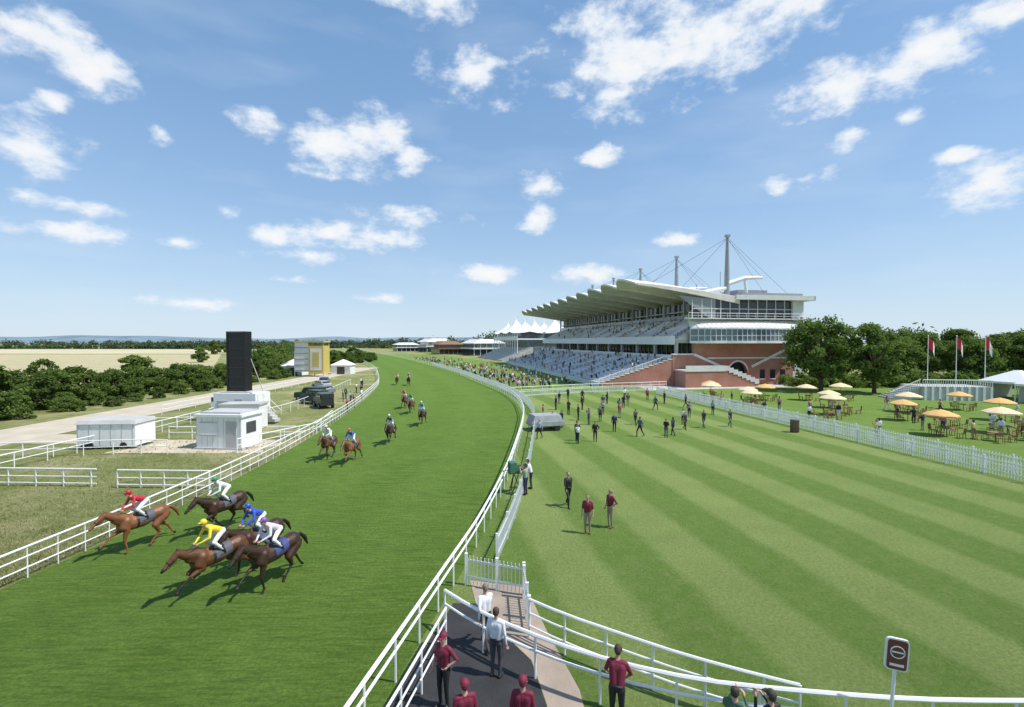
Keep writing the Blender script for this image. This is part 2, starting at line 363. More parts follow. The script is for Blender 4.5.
rail("running_rail",[p for p in LR if p[1]<=125],1.1,(1.15,.8,.4),.045,.022)
rail("running_rail",[p for p in LR if 118<=p[1]],4,(1.15,),.07,.04)
rail("running_rail",[(-4.1,5.5)]+[p for p in RR if 9<=p[1]<=128],1.6,(1.15,.8),.055,.03)
rail("running_rail",[p for p in RR if 124<=p[1]],4,(1.15,),.07,.04)
picket("picket_fence",[(fR(y)+1.15,y) for y in (18.2,22.9,30,38,46,56,68,82,102,124,150,175)],1.1,.2)
rail("safety_rail",[(fR(y)+.8,y) for y in (5.5,9.5,11.5,13.2)],1.2,(1.1,.75,.4),.035,.025)
picket("picket_fence",[(fF(y),y) for y in (12,29,50,79)],1.15,.17,curve=False)
picket("picket_fence",[(fF(y)+1.9,y) for y in (12,29,50,79)],1.15,.2,curve=False)
picket("picket_fence",[(fR(73)+1.2,73),(12,79),(24.2,82.5)],1.1,.22,curve=False)
rail("crowd_barrier",[(fR(80)+1.3,78),(12,84),(24,88),(29,90)],2,(1.1,.6),.05,.03,curve=False)
rail("curved_white_rail",[(-2.0,14.1),(-1,13.1),(.3,12.1),(2.0,11.1),(4,10.35),(6,10.0),(8.3,9.75),(10.6,9.7),(14,9.7)],1.7,(1.12,.72),.05,.03)
rail("curved_white_rail",[(.5,13.6),(1.5,12.8),(2.8,11.95),(4,11.2),(5.4,10.5),(6.2,10.15)],1.2,(1.12,.72,.35),.04,.03)
picket("white_gate",[(-1.6,16.6),(.4,15.9)],1.05,.14,1.15,curve=False,w=.03)
picket("white_gate",[(.4,15.7),(.5,13.8)],1.05,.14,1.15,curve=False,w=.03)
rail("white_rail",[(-34,10),(-33.4,31),(-33,43),(-34,60)],2.2,(1.1,.6),.05,.035)
rail("white_rail",[(-31.5,28.3),(-24.4,28)],1.7,(1.05,.6,.2),.045,.04,curve=False)
rail("white_rail",[(-23,27.8),(-17.5,27.6)],1.4,(1.05,.6,.2),.045,.04,curve=False)
rail("white_rail",[(-30,41.8),(-18.8,42)],2,(1.1,.6),.045,.035,curve=False)
rail("white_rail",[(-40,34.6),(-29,36.2),(-26,36.2)],2,(1.1,.6),.045,.035,curve=False)
rail("white_rail",[(-21,36.5),(-17.9,44),(-19.5,52)],2,(1.1,.6),.045,.035,curve=False)
rail("white_rail",[(-40,46),(-30,48),(-27,56),(-29,75),(-32,95)],2.4,(1.1,),.045,.035)
rail("white_rail",[(-41,56),(-41,110)],3,(1.1,.6),.045,.035,curve=False)
# ------------------------------------------------------------------ trees
def leaves(cent,rad,n,size,seed,squash=.8):
    r=np.random.default_rng(seed); V=[];
    for c,R in zip(cent,rad):
        d=r.normal(size=(n,3)); d/=np.linalg.norm(d,axis=1)[:,None]
        rr=R*(r.random(n)**.35)*(1+.2*r.normal(size=n)); p=np.array(c)+d*rr[:,None]*np.array([1,1,squash])
        nn=d*.8+r.normal(size=(n,3))*.7+np.array([0,0,.4]); nn/=np.linalg.norm(nn,axis=1)[:,None]
        t=np.cross(nn,r.normal(size=(n,3))); t/=np.linalg.norm(t,axis=1)[:,None]; b=np.cross(nn,t)
        s=(size*(.6+.8*r.random(n)))[:,None]
        q=np.stack([p-t*s*.5,p-b*s*.38,p+t*s*.55,p+b*s*.38],1); V.append(q.reshape(-1,3))
    V=np.concatenate(V); k=len(V)//4
    return V,np.arange(k*4).reshape(-1,4)
def tree_mesh(name,H,W,trunk,nc,nl,size,seed,lm,bush=False):
    r=random.Random(seed); mb=MB(); cent=[];rad=[]
    th=H*trunk
    mb.tube([(0,0,-.2),(.05*H*.1,0,th*.5),(0,.05,th),(.1,0,H*.55),(0,0,H*.8)],[H*.032,H*.024,H*.02,H*.013,H*.005],8,0)
    cz=th+(H-th)*.5
    for i in range(nc):
        a=r.random()*6.283; zz=r.uniform(-1,1); rr=math.sqrt(max(0,1-zz*zz))*r.uniform(.4,.92)
        if bush and zz<-.3: rr*=1.15
        c=(math.cos(a)*rr*W/2,math.sin(a)*rr*W/2,cz+zz*(H-th)*.43)
        R=W*r.uniform(.07,.16); cent.append(c); rad.append(R)
        s=Vector((0,0,th*.7+r.random()*(H*.3)))
        mid=s.lerp(Vector(c),.5)+Vector((0,0,-.1*H*.3))
        mb.tube([s,mid,c],[H*.012,H*.008,H*.003],5,0)
    V,F=leaves(cent,rad,nl,size,seed)
    o=len(mb.v); v=mb.v+[tuple(x) for x in V]; f=mb.f+[tuple(int(k)+o for k in q) for q in F]
    me=bpy.data.meshes.new(name); me.from_pydata(v,[],f)
    for m in (BARK,lm): me.materials.append(m)
    me.polygons.foreach_set("material_index",[0]*len(mb.f)+[1]*len(F)); me.update(); return me
hedge=[tree_mesh("hedgerow_tree_mesh",6.5,6.2+.8*i,.08,34,230,.36,11+i,[LEAF,LEAF2,LEAF,LEAF2][i],True) for i in range(4)]
rt=random.Random(3)
for i in range(84):
    y=38+i*2.3+rt.uniform(-1.4,1.4); x=-51.5-.045*y-(i%3)*3.6-rt.uniform(0,3)
    s=rt.uniform(.55,.95)*(.7 if i%3==0 else 1)*(.8+.25*math.sin(y*.21)**2)
    link("hedgerow_tree",hedge[rt.randrange(4)],None,(x,y,-.3),rt.random()*6.28,(s*rt.uniform(.9,1.35),s*rt.uniform(.9,1.35),s))
for i in range(22):
    y=34+i*5+rt.uniform(-2,2); link("hawthorn_bush",hedge[i%4],None,(-51-.03*y+rt.uniform(-1,.3),y,-.5),rt.random()*6,rt.uniform(.22,.42))
big=[tree_mesh("lime_tree_mesh",13,12.5,.2,60,280,.42,31,LEAF2),tree_mesh("maple_tree_mesh",11.5,9.5,.2,52,270,.4,32,LEAF2)]
link("lime_tree",big[0],None,(53.5,83,0),.4,.98)
link("maple_tree",big[1],None,(60.5,80,0),1.2,1.0)
for i,(x,y,s) in enumerate(((78,98,.95),(85,100,1.0),(92,97,.92),(99,99,.98),(106,96,1.05),(113,98,.95),(121,96,1.05),(72,106,.95),(130,96,1),(138,99,1.05),(90,108,1.1),(103,110,1.1),(118,109,1.12))):
    link("garden_tree",big[i%2],None,(x,y,-1),x,s*(.88 if i%2==0 else .98))
for x,y,s in ((-93,95,.8),(-165,140,.9),(-205,330,1.5),(-238,400,1.4),(-130,200,1.0)):
    link("field_tree",hedge[int(-x)%3],None,(x,y,-.2),x,s)
def wood(name,line,n,h,R,seed,lm,nl=46,size=1.6):
    r=random.Random(seed); C=[];RR_=[]
    for i in range(n):
        t=i/(n-1)*(len(line)-1); k=min(int(t),len(line)-2); a=Vector(line[k]).lerp(Vector(line[k+1]),t-k)
        rr=R*r.uniform(.6,1.3); hh=h*r.uniform(.45,1.15)
        for j in range(3): C.append((a.x+r.uniform(-R,R)*1.5,a.y+r.uniform(-R,R)*3,max(rr*.3,hh*(.25+.3*j)-rr*.3))); RR_.append(rr)
    V,F=leaves(C,RR_,nl,size,seed,.8)
    me=bpy.data.meshes.new(name); me.from_pydata([tuple(x) for x in V],[],[tuple(int(k) for k in q) for q in F]); me.materials.append(lm)
    return link(name,me)
wood("distant_woodland",[(-1150,640),(-800,610),(-500,600),(-330,590),(-235,680)],200,7,4,3,FARLEAF,40,2.2)
wood("distant_woodland",[(-1800,1300),(-1000,1250),(-500,1200),(-150,1100)],160,12,9,4,FARLEAF,36,4)
wood("distant_woodland",[(-235,720),(-150,620),(-95,520),(-60,430),(-30,380)],80,12,5.5,5,FARLEAF,46,1.9)
wood("distant_woodland",[(-90,170),(-110,240),(-150,330),(-230,500)],80,7,4,6,LEAF,60,1.0)
wood("distant_woodland",[(-25,420),(20,400),(60,330)],50,17,6,8,FARLEAF,60,1.6)
wood("distant_woodland",[(80,190),(140,150),(260,150)],60,12,6,9,LEAF,60,1.4)
mb=MB(); n=120; V=[];F=[]
for i in range(n+1):
    x=-7500+i*12500/n
    h=46+18*math.sin(i*.1+.6)+9*math.sin(i*.31)+3*math.sin(i*1.1)+(26 if -4500<x<-2300 else 0)*math.sin(math.pi*min(max((x+4500)/2200,0),1))
    if x>-1200: h*=.62
    V+= [(x,3000,0),(x,3500,max(8,h)),(x,4600,max(5,h*.7))]
for i in range(n):
    for k in range(2): q=i*3+k; F.append((q,q+3,q+4,q+1))
mb.add(V,F,0)
HILL=mat("hazy_hills",(.16,.23,.27),.95,.3,.006)  # blue aerial haze is painted into the hills' base colour
mb.obj("distant_hills",[HILL],smooth=True)
# ------------------------------------------------------------------ grandstand
ST_LOC=(23.5,91.8,0); ST_RZ=math.radians(10.2)
st=empty("grandstand",ST_LOC,ST_RZ); LEN=106
mb=MB(); NB=12; bw=LEN/NB; ns=10; nt_=10
def zc(s): return 20.4-2.3*min(max(s,0)/22,1)**1.3
for b in range(NB):
    V=[];F=[]
    for i in range(ns+1):
        for j in range(nt_+1):
            t=j/nt_; arch=math.sin(math.pi*t)
            s0=-1.6*arch; s=s0+(22-s0)*i/ns
            z=zc(s)-.55+ 1.15*arch*(1-.55*i/ns)
            V.append((s,b*bw+t*bw,z))
    M=len(V)
    V+=[(x,y,z-(.35+.5*(max(x,0)/22))) for x,y,z in V]
    for i in range(ns):
        for j in range(nt_):
            q=i*(nt_+1)+j; F.append((q,q+nt_+1,q+nt_+2,q+1)); F.append((M+q,M+q+1,M+q+nt_+2,M+q+nt_+1))
    mi=[0,1]*(ns*nt_)
    for j in range(nt_): F.append((j,j+1,M+j+1,M+j)); mi.append(0)
    e=nt_
    for i in range(ns):
        q=i*(nt_+1); F.append((q,q+nt_+1,M+q+nt_+1,M+q)); mi.append(0)
        q=q+nt_; F.append((q,q+nt_+1,M+q+nt_+1,M+q)); mi.append(0)
    mb.add(V,F,mi)
mb.obj("canopy_roof",[ROOFM,UNDER],st,recalc=True)
mb=MB()
for b in range(NB+1):
    y=b*bw
    for k in range(6):
        s0,s1=.4+k*3.6,.4+(k+1)*3.6
        mb.hexa([(s0,y-.25,zc(s0)-1.0-.17*k),(s1,y-.25,zc(s1)-1.0-.17*(k+1)),(s1,y+.25,zc(s1)-1.0-.17*(k+1)),(s0,y+.25,zc(s0)-1.0-.17*k),
                 (s0,y-.25,zc(s0)-.7),(s1,y-.25,zc(s1)-.7),(s1,y+.25,zc(s1)-.7),(s0,y+.25,zc(s0)-.7)],0)
mb.obj("canopy_ribs",[UNDER],st)
mb=MB()
mb.box(21.5,37,-1.5,LEN+1,16.9,17.5,0); mb.box(22.5,36,-.5,LEN,17.5,18.3,1); mb.box(20,37.6,-2.1,-1.5,16.8,17.7,0)
mb.box(37,37.6,-2.1,LEN+1,16.8,17.7,0)
for k in range(6): mb.box(26,33,6+k*17,12+k*17,18.3,19.6,1)
mb.obj("rear_roof",[CREAM,GREY],st)
mb=MB()
mb.box(17,36.5,.6,LEN,0,16.9,0)
mb.box(14,17,.6,LEN,0,9.0,0)
mb.box(8.2,17.1,0.2,LEN,8.3,8.9,1)
mb.box(15.6,17.3,0.2,LEN,12.8,13.3,1)
mb.box(15.9,17.3,0.2,LEN,14.9,15.2,1)
for i in range(49):
    y=.7+i*2.18; mb.box(16.75,16.98,y-.07,y+.07,13.3,16.9,1)
for i in range(49):
    y=.7+i*2.18; mb.box(13.8,13.98,y-.06,y+.06,5.2,8.3,1)
for i in range(13):
    y=.5+i*8.75; mb.box(8.6,9.1,y-.3,y+.3,4.8,8.3,1); mb.box(15.3,15.8,y-.2,y+.2,13.3,18,1)
mb.box(8.0,8.25,0,LEN,8.0,9.7,2)
mb.box(7.6,7.8,0,LEN,5.0,6.0,2)
mb.box(15.3,15.5,0,LEN,13.35,14.2,3)
mb.obj("seating_building",[GLASS,LGREY,WHITE,LGLASS],st)
mb=MB(); seats=MB()
def tier(s0,s1,z0,z1,rows,zb):
    for r in range(rows):
        a=s0+(s1-s0)*r/rows; b=s0+(s1-s0)*(r+1)/rows; z=z0+(z1-z0)*r/rows
        mb.box(a,b-.003,0,LEN,zb if r else zb,z,0)
        y=1.0
        while y<LEN-1.5:
            if (y%8.83)>1.3:
                seats.box(a+(b-a)*.55,a+(b-a)*.62,y,y+.5,z+.05,z+.8,0); seats.box(a+(b-a)*.15,a+(b-a)*.54,y,y+.5,z+.35,z+.43,0)
            y+=.62
tier(-7,7.6,.5,5.0,15,-.02); 
tier(8.3,15.3,9.2,12.8,9,8.9)
mb.obj("terrace_steps",[STEP],st); seats.obj("terrace_seats",[SEAT],st,recalc=False)
mb=MB()
for i in range(13):
    y=.4+i*8.7; mb.tube([(-7,y,1.5),(7.4,y,6)],.04,5,0)
    for k in range(6): s=-7+k*2.9; mb.tube([(s,y,.5+k*.9),(s,y,1.5+k*.9)],.03,5,0)
mb.beam((-7.2,0,1.3),(-7.2,LEN,1.3),.08,.08,0); mb.box(-7.25,-7.05,0,LEN,0,.9,0)
mb.obj("terrace_handrails",[WHITE],st)
mb=MB()
for r in range(15):
    a=-7+14.6*r/15; b=-7+14.6*(r+1)/15; z=.9+4.5*r/15; mb.box(a,b,-.35,-.01,-.05,z,0); mb.box(a,b,-.42,.06,z,z+.14,1)
def archwall(x0,x1,ax0,ax1,azs,ztop,y0,y1):
    mb.box(x0,ax0,y0,y1,-.05,ztop,0); mb.box(ax1,x1,y0,y1,-.05,ztop,0)
    R=(ax1-ax0)/2; cx=(ax0+ax1)/2; n=12
    for k in range(n):
        a0=math.pi-math.pi*k/n; a1=math.pi-math.pi*(k+1)/n
        p=(cx+R*math.cos(a0),azs+R*math.sin(a0)); q=(cx+R*math.cos(a1),azs+R*math.sin(a1))
        mb.hexa([(p[0],y0,p[1]),(q[0],y0,q[1]),(q[0],y1,q[1]),(p[0],y1,p[1]),(p[0],y0,ztop),(q[0],y0,ztop),(q[0],y1,ztop),(p[0],y1,ztop)],0)
        mb.beam((cx+(R+.15)*math.cos(a0),y0-.04,azs+(R+.15)*math.sin(a0)),(cx+(R+.15)*math.cos(a1),y0-.04,azs+(R+.15)*math.sin(a1)),.1,.35,1)
archwall(7.6,34,19.6,23.6,2.6,6.0,-.45,.3)
mb.box(19.6,23.6,1.2,1.3,0,5,2)
mb.box(12,34,-.45,.3,6.0,8.2,0)
mb.box(7.6,12,-.55,.35,6.0,6.25,1); mb.box(11.9,34.2,-.6,.35,8.2,8.5,1)
mb.box(15,33.9,-.52,-.46,5.2,5.5,1)
mb.beam((12,-.62,6.1),(18,-.62,3.6),.12,.5,1); mb.beam((24.5,-.62,3.6),(33,-.62,7.4),.12,.5,1); mb.beam((18,-.62,3.6),(19.2,-.62,3.6),.12,.5,1)
mb.box(34,36.5,-.2,.3,0,16.9,1)
for k in range(3): mb.box(26.5+k*2.3,27.6+k*2.3,-.5,-.44,1.2,3.0,2); mb.box(26.4+k*2.3,27.7+k*2.3,-.56,-.45,1.0,1.2,1)
mb.box(8,16,-4.5,-.6,-.05,3.0,0); mb.box(7.9,16.1,-4.6,-.6,3.0,3.25,1)
for k in range(8): mb.box(16+k*.9,16.9+k*.9,-4.5,-.6,-.05,3.0-k*.36,0); mb.box(16+k*.9,16.9+k*.9,-4.6,-4.4,3.1-k*.36,4.0-k*.36,1)
mb.box(8,16,-4.6,-4.45,3.25,4.1,1)
mb.obj("brick_end_wall",[BRICK,CREAM,BLACK],st)
mb=MB(); n=24; PF=[]; 
for k in range(n+1):
    t=k/n; x=11+24*t; y=-.8-3.0*math.sin(math.pi*t)**.5 -.25*abs(math.sin(math.pi*4*t)); PF.append((x,y))
for (ax,ay),(bx,by) in zip(PF[:-1],PF[1:]):
    mb.hexa([(ax,ay,8.5),(bx,by,8.5),(bx,by+.1,8.5),(ax,ay+.1,8.5),(ax,ay,11.0),(bx,by,11.0),(bx,by+.1,11.0),(ax,ay+.1,11)],0)
    mb.beam((ax,ay,8.5),(bx,by,8.5),.3,.45,1); mb.beam((ax,ay-.02,9.7),(bx,by-.02,9.7),.12,.1,1); mb.beam((ax,ay-.1,11.1),(bx,by-.1,11.1),.35,.3,1)
    mb.beam((ax,ay-.05,8.5),(ax,ay-.05,11),.1,.1,1)
    V=[(ax,ay-.25,11.25),(bx,by-.25,11.25),(bx,.1,12.85),(ax,.1,12.85)]
    mb.add(V,[(0,1,2,3)],2); mb.beam((ax,ay-.2,11.3),(ax,.1,12.9),.06,.08,1)
mb.add([(11,0,8.3)]+[(x,y,8.3) for x,y in PF]+[(35,0,8.3)],[tuple(range(n+3))],1)
mb.obj("conservatory",[LGLASS,WHITE,CREAM],st)
mb=MB()
mb.box(10.5,37,.0,.55,12.9,13.25,1); mb.box(12,36.2,.3,.5,13.25,16.9,0); 
for k in range(13): x=12+k*2.04; mb.box(x-.07,x+.07,.12,.3,13.25,16.9,1)
mb.box(12,36.5,.14,.29,15.0,15.15,1)
mb.box(10.2,37,-1.6,0,13.0,13.15,1); mb.tube([(10.2,-1.55,14.1),(37,-1.55,14.1)],.05,5,1); mb.tube([(10.2,-1.55,13.6),(37,-1.55,13.6)],.03,5,1)
for k in range(14): x=10.2+k*2.06; mb.tube([(x,-1.55,13.1),(x,-1.55,14.1)],.035,5,1)
mb.hexa([(15.5,.2,13.3),(17,.2,13.3),(17,.5,13.3),(15.5,.5,13.3),(9,.2,17.6),(17,.2,17),(17,.5,17),(9,.5,17.6)],2)
mb.obj("upper_gallery",[GLASS,CREAM,GREY],st)
mb=MB()
for k in range(5):
    y=2.5+20*k; top=29.9-(.8 if k else 0)
    mb.tube([(21,y,17),(21,y,22),(21,y,26),(21,y,top)],[.55,.5,.38,.26],10,0)
    mb.box(20.6,21.4,y-.4,y+.4,top-.1,top+.35,0)
    mb.tube([(21,y,20.3),(25,y,21.6),(29,y,21.8)],[.5,.45,.3],8,1); mb.tube([(25,y,21.6),(25.5,y,18)],[.3,.3],8,1)
    mb.tube([(21,y,19.5),(16,y,18.6)],[.45,.35],8,1)
    for q in ((4,0,19.9),(11,0,19.3)): mb.tube([(21,y,top-.3),(q[0],y,q[2])],.03,4,2)
    for q in ((30,0,18),(36.5,0,17.4)): mb.tube([(21,y,top-.3),(q[0],y,q[2])],.03,4,2)
    mb.tube([(21,y,top-.6),(29,y,21.8)],.03,4,2)
mb.obj("roof_masts",[GREY,WHITE,DGREY],st,smooth=False)
mb=MB()
for k in range(NB):
    mb.tube([(20.5,k*bw+4,18),(20.5,k*bw+4,21.5 if k%3 else 23)],.05,4,0)
mb.obj("roof_aerials",[DGREY],st)
t2=empty("tented_pavilion",(10,222,0),math.radians(16))
mb=MB()
mb.box(-8,22,0,44,9.5,10.2,1); mb.box(-2,22,1,43,0,9.5,0); mb.box(-6,22,1,43,10.2,13.2,0); mb.box(-8.2,-7.8,0,44,9.3,11.2,1)
for k in range(12): mb.box(-8,-7.7,k*4-.2,k*4+.2,0,13,1)
for r in range(12): mb.box(-16+r*1.2,-14.8+r*1.2,-4,48,0,.5+r*.5,2)
for k in range(5): mb.box(-6.1,-5.9,0,44,10.5+k*.6,10.6+k*.6,1)
mb.obj("pavilion_body",[LGLASS,WHITE,STEP],t2)
mb=MB()
for a in range(2):
    for b in range(3):
        cx=-2+a*15; cy=7+b*15; n=20; rings=7; V=[];F=[]
        for i in range(rings+1):
            q=i/rings; rr=8.2*(1-q)+.15; z=13.4+(6.2 if (a+b)%2 else 4.6)*(q**1.6)
            for k in range(n):
                an=2*math.pi*k/n; sq=1/max(abs(math.cos(an)),abs(math.sin(an))); sq=1+(sq-1)*(1-q)
                V.append((cx+rr*sq*.93*math.cos(an),cy+rr*sq*.93*math.sin(an),z-(.8*abs(math.sin(2*an))*(1-q) if i==0 else 0)))
        for i in range(rings):
            for k in range(n): F.append((i*n+k,i*n+(k+1)%n,(i+1)*n+(k+1)%n,(i+1)*n+k))
        tz_=19.6 if (a+b)%2 else 18.0
        mb.add(V,F,0); mb.tube([(cx,cy,12),(cx,cy,tz_+1.6)],.15,6,0)
        mb.add([(cx,cy,tz_+1.6),(cx,cy,tz_+.9),(cx+1.4,cy,tz_+1.1)],[(0,1,2)],1)
TENT=mat("tent_fabric",(.8,.8,.79),.7,.03)
mb.obj("tent_roofs",[TENT,YELLOW],t2,smooth=True,recalc=False)
for i,(x,y,wd,dp,h,rz) in enumerate(((-14,300,20,30,9,20),(-42,330,16,26,8,22),(-60,400,22,30,10,25),(-95,440,20,20,7,25),(12,330,18,30,14,18))):
    mb=MB(); mb.box(-wd/2,wd/2,0,dp,0,h*.45,1); mb.box(-wd/2-1,wd/2+1,-1,dp+1,h*.45,h*.55,0); mb.box(-wd/2+2,wd/2,0,dp,h*.55,h*.85,2)
    mb.hexa([(-wd/2-1,-1,h*.85),(wd/2+1,-1,h*.85),(wd/2+1,dp+1,h*.85),(-wd/2-1,dp+1,h*.85),(-wd/4,2,h*1.15),(wd/4,2,h*1.15),(wd/4,dp-2,h*1.15),(-wd/4,dp-2,h*1.15)],0)
    for k in range(6): mb.box(-wd/2+k*wd/5-.15,-wd/2+k*wd/5+.15,-.2,-.05,0,h*.85,0)
    mb.obj("racecourse_pavilion",[CREAM if i!=1 else WOOD,GLASS,LGLASS],None,loc=(x,y,0),rz=math.radians(rz))
# ------------------------------------------------------------------ left infield buildings
mb=MB(); mb.box(-1.9,1.9,-1.3,1.3,.15,2.6,0); mb.box(-2.05,2.05,-1.45,1.45,2.6,2.8,0); mb.box(-1.7,1.7,-1.1,1.1,2.8,2.95,2); mb.box(-2,2,-1.4,1.4,-.02,.15,2)
mb.box(.6,1.5,-1.33,-1.3,.2,2.25,2); mb.box(-1.5,-.2,-1.33,-1.3,1.2,2.1,0); mb.box(1.9,1.93,-.7,.5,1.2,2.1,1); mb.box(-1.6,-.1,-1.36,-1.33,2.1,2.18,2); mb.box(-1.6,-.1,-1.38,-1.33,1.1,1.2,2)
mb.tube([(1.35,-1.36,1.2),(1.35,-1.4,1.2),(1.35,-1.4,1.35)],.02,5,1)
for k in range(9): mb.box(-1.9+k*.46,-1.88+k*.46,-1.315,-1.3,.2,2.6,2)
h=mb.obj("white_hut",[WHITE,DGREY,LGREY],loc=(-23,39,0),rz=math.radians(-6)); bevel(h,.02)
mb=MB(); mb.box(-2.2,2.2,-1.2,1.2,.25,2.0,0); mb.hexa([(-2.3,-1.3,2),(2.3,-1.3,2),(2.3,1.3,2),(-2.3,1.3,2),(-2.2,-1.1,2.3),(2.2,-1.1,2.3),(2.2,1.1,2.3),(-2.2,1.1,2.3)],1)
for x in (-1.6,-1.2,1.3): mb.tube([(x,-1.25,.28),(x,-.95,.28)],.28,10,2)
for k in range(6): mb.box(-2.1+k*.82,-2.05+k*.82,-1.23,-1.2,.35,1.95,1)
h=mb.obj("white_storage_trailer",[WHITE,LGREY,TYRE],loc=(-32.2,39,0),rz=math.radians(4)); bevel(h,.03)
tw=empty("video_screen_tower",(-29,51,0),math.radians(-5))
mb=MB(); mb.box(-1.0,1.0,-.5,.5,3.3,9.5,0); mb.box(-1.05,-.9,-.56,.56,3.2,9.6,0); mb.box(.9,1.05,-.56,.56,3.2,9.6,0); mb.box(-1.05,1.05,-.56,.56,9.45,9.62,1)
for k in range(6): mb.box(-.9,.9,-.53,-.5,3.8+k,3.83+k,1)
mb.obj("screen_panel",[BLACK,DGREY],tw)
mb=MB(); mb.box(-2,2.6,-1.3,1.3,.6,3.15,0); mb.box(-2.4,3.0,-1.6,1.6,.35,.6,1); mb.box(-1.5,1.5,-.9,.9,3.15,3.3,1)
for x in (-1.6,-.9,1.6,2.3): mb.tube([(x,-1.5,.4),(x,-1.15,.4)],.4,12,2)
mb.box(.4,1.2,-1.34,-1.3,.7,2.6,1); mb.box(-1.6,-.3,-1.34,-1.3,1.5,2.4,1)
for k in range(6): mb.box(2.7+k*.3,3.0+k*.3,-1,0,.2,2.0-k*.3,1)
mb.tube([(2.7,-1,3.1),(4.6,-1,1.3)],.03,5,0); mb.tube([(2.7,0,3.1),(4.6,0,1.3)],.03,5,0)
for sx_ in (-1,1): mb.tube([(sx_*1.1,-.4,3.2),(sx_*2.2,-1.2,3.2),],.05,5,1); mb.tube([(sx_*1.0,.4,6.8),(sx_*1.9,1.2,3.15)],.05,5,1)
mb.obj("screen_trailer",[WHITE,LGREY,TYRE],tw)
mb=MB(); mb.box(-1.8,1.8,-1,1,.05,2.4,0); mb.box(-1.9,1.9,-1.1,1.1,2.4,2.55,1); mb.box(-1.2,.2,-1.03,-1,1,2,2)
mb.obj("white_cabin",[WHITE,LGREY,DGREY],loc=(-26.3,47,0),rz=.1)
ys_=empty("yellow_viewing_tower",(-49.5,119,0),math.radians(-4))
mb=MB(); mb.box(-3.9,-.2,-1.5,1.5,1.2,8.4,0); mb.box(-.2,3.6,-1.7,1.7,.8,7.6,1); mb.box(-4,3.8,-1.8,1.8,8.4,8.8,1)
for k in range(5): mb.box(-3.9,-.2,-1.56,-1.5,1.4+k*1.4,1.6+k*1.4,2)
mb.box(.3,3.1,-1.75,-1.7,1.6,6.9,0); mb.box(.9,2.5,-1.8,-1.75,2.4,6.0,1)
for x in (-3.8,-.2,3.5):
    for y in (-1.5,1.5): mb.tube([(x,y,0),(x,y,8.6)],.1,6,2)
mb.obj("tower_panels",[CREAM,YELLOW,GREY],ys_)
for x,y in ((-56,124),(-59,130),(-45,128)):
    mb=MB(); mb.box(-2.5,2.5,-2,2,0,2.4,0); mb.hexa([(-2.8,-2.3,2.4),(2.8,-2.3,2.4),(2.8,2.3,2.4),(-2.8,2.3,2.4),(-.1,-.1,3.9),(.1,-.1,3.9),(.1,.1,3.9),(-.1,.1,3.9)],0); mb.box(-1,1,-2.03,-2,0,2,1)
    mb.obj("marquee_tent",[WHITE,DGREY],loc=(x,y,0))
def car(name,loc,rz,col,tall=False):
    e=empty(name,(loc[0],loc[1],0),rz); P=cm(col,.3,.05); mb=MB()
    if tall: prof=[(-2.1,.4),(-2.1,1.95),(.55,1.95),(.95,1.3),(2.05,1.2),(2.1,.4)]
    else: prof=[(-2.1,.35),(-2.15,.95),(-1.75,1.0),(-1.2,1.42),(.35,1.42),(1.05,.98),(2.0,.85),(2.15,.4)]
    n=len(prof); V=[]
    for sgn in (-1,1):
        for y,z in prof: V.append((sgn*(.85-(.1 if z>1.2 else 0)),y,z))
    F=[tuple(range(n))[::-1],tuple(range(n,2*n))]+[(i,(i+1)%n,n+(i+1)%n,n+i) for i in range(n)]
    mb.add(V,F,0); bevel(mb.obj("body",[P],e),.06,3)
    mb=MB()
    z0,z1=(1.3,1.8) if tall else (1.0,1.34)
    for sgn in (-1,1):
        for a,b in (((-1.9,-1.0),(-.9,-.1),(0,.6)) if tall else ((-1.3,-.45),(-.38,.55))):
            mb.box(sgn*.845-.012 if tall else sgn*.80-.02,sgn*.845+.012 if tall else sgn*.80+.02,a,b,z0,z1,0)
    fy=.62 if tall else .75
    mb.beam((0,fy,z1),(0,fy+.33,z0+.03),1.45,.03,0); mb.beam((0,-2.12 if tall else -1.35,z1),(0,-2.12 if tall else -1.72,z0+.05),1.4,.03,0)
    for sgn in (-1,1):
        for y in (-1.35,1.35): mb.tube([(sgn*.92,y,.36),(sgn*.66,y,.36)],.36,14,1); mb.tube([(sgn*.94,y,.36),(sgn*.9,y,.36)],.2,10,2)
        mb.box(sgn*.7-.12,sgn*.7+.12,2.06,2.13,.65,.82,3)
    mb.obj("windows_and_wheels",[GLASS,TYRE,GREY,WHITE],e)
car("parked_offroad_vehicle",(-27.3,66),1.0,(.02,.045,.03),True)
car("parked_offroad_vehicle",(-24.6,62.5),.6,(.03,.035,.035),True)
car("parked_offroad_vehicle",(-29.5,70),1.4,(.025,.05,.03),True)
car("parked_car",(-31,78),1.2,(.2,.21,.22)); car("parked_car",(-35,88),.9,(.45,.45,.45)); car("parked_car",(-38,97),.3,(.05,.07,.15))
car("parked_car",(-36,60),.2,(.6,.6,.58),True)
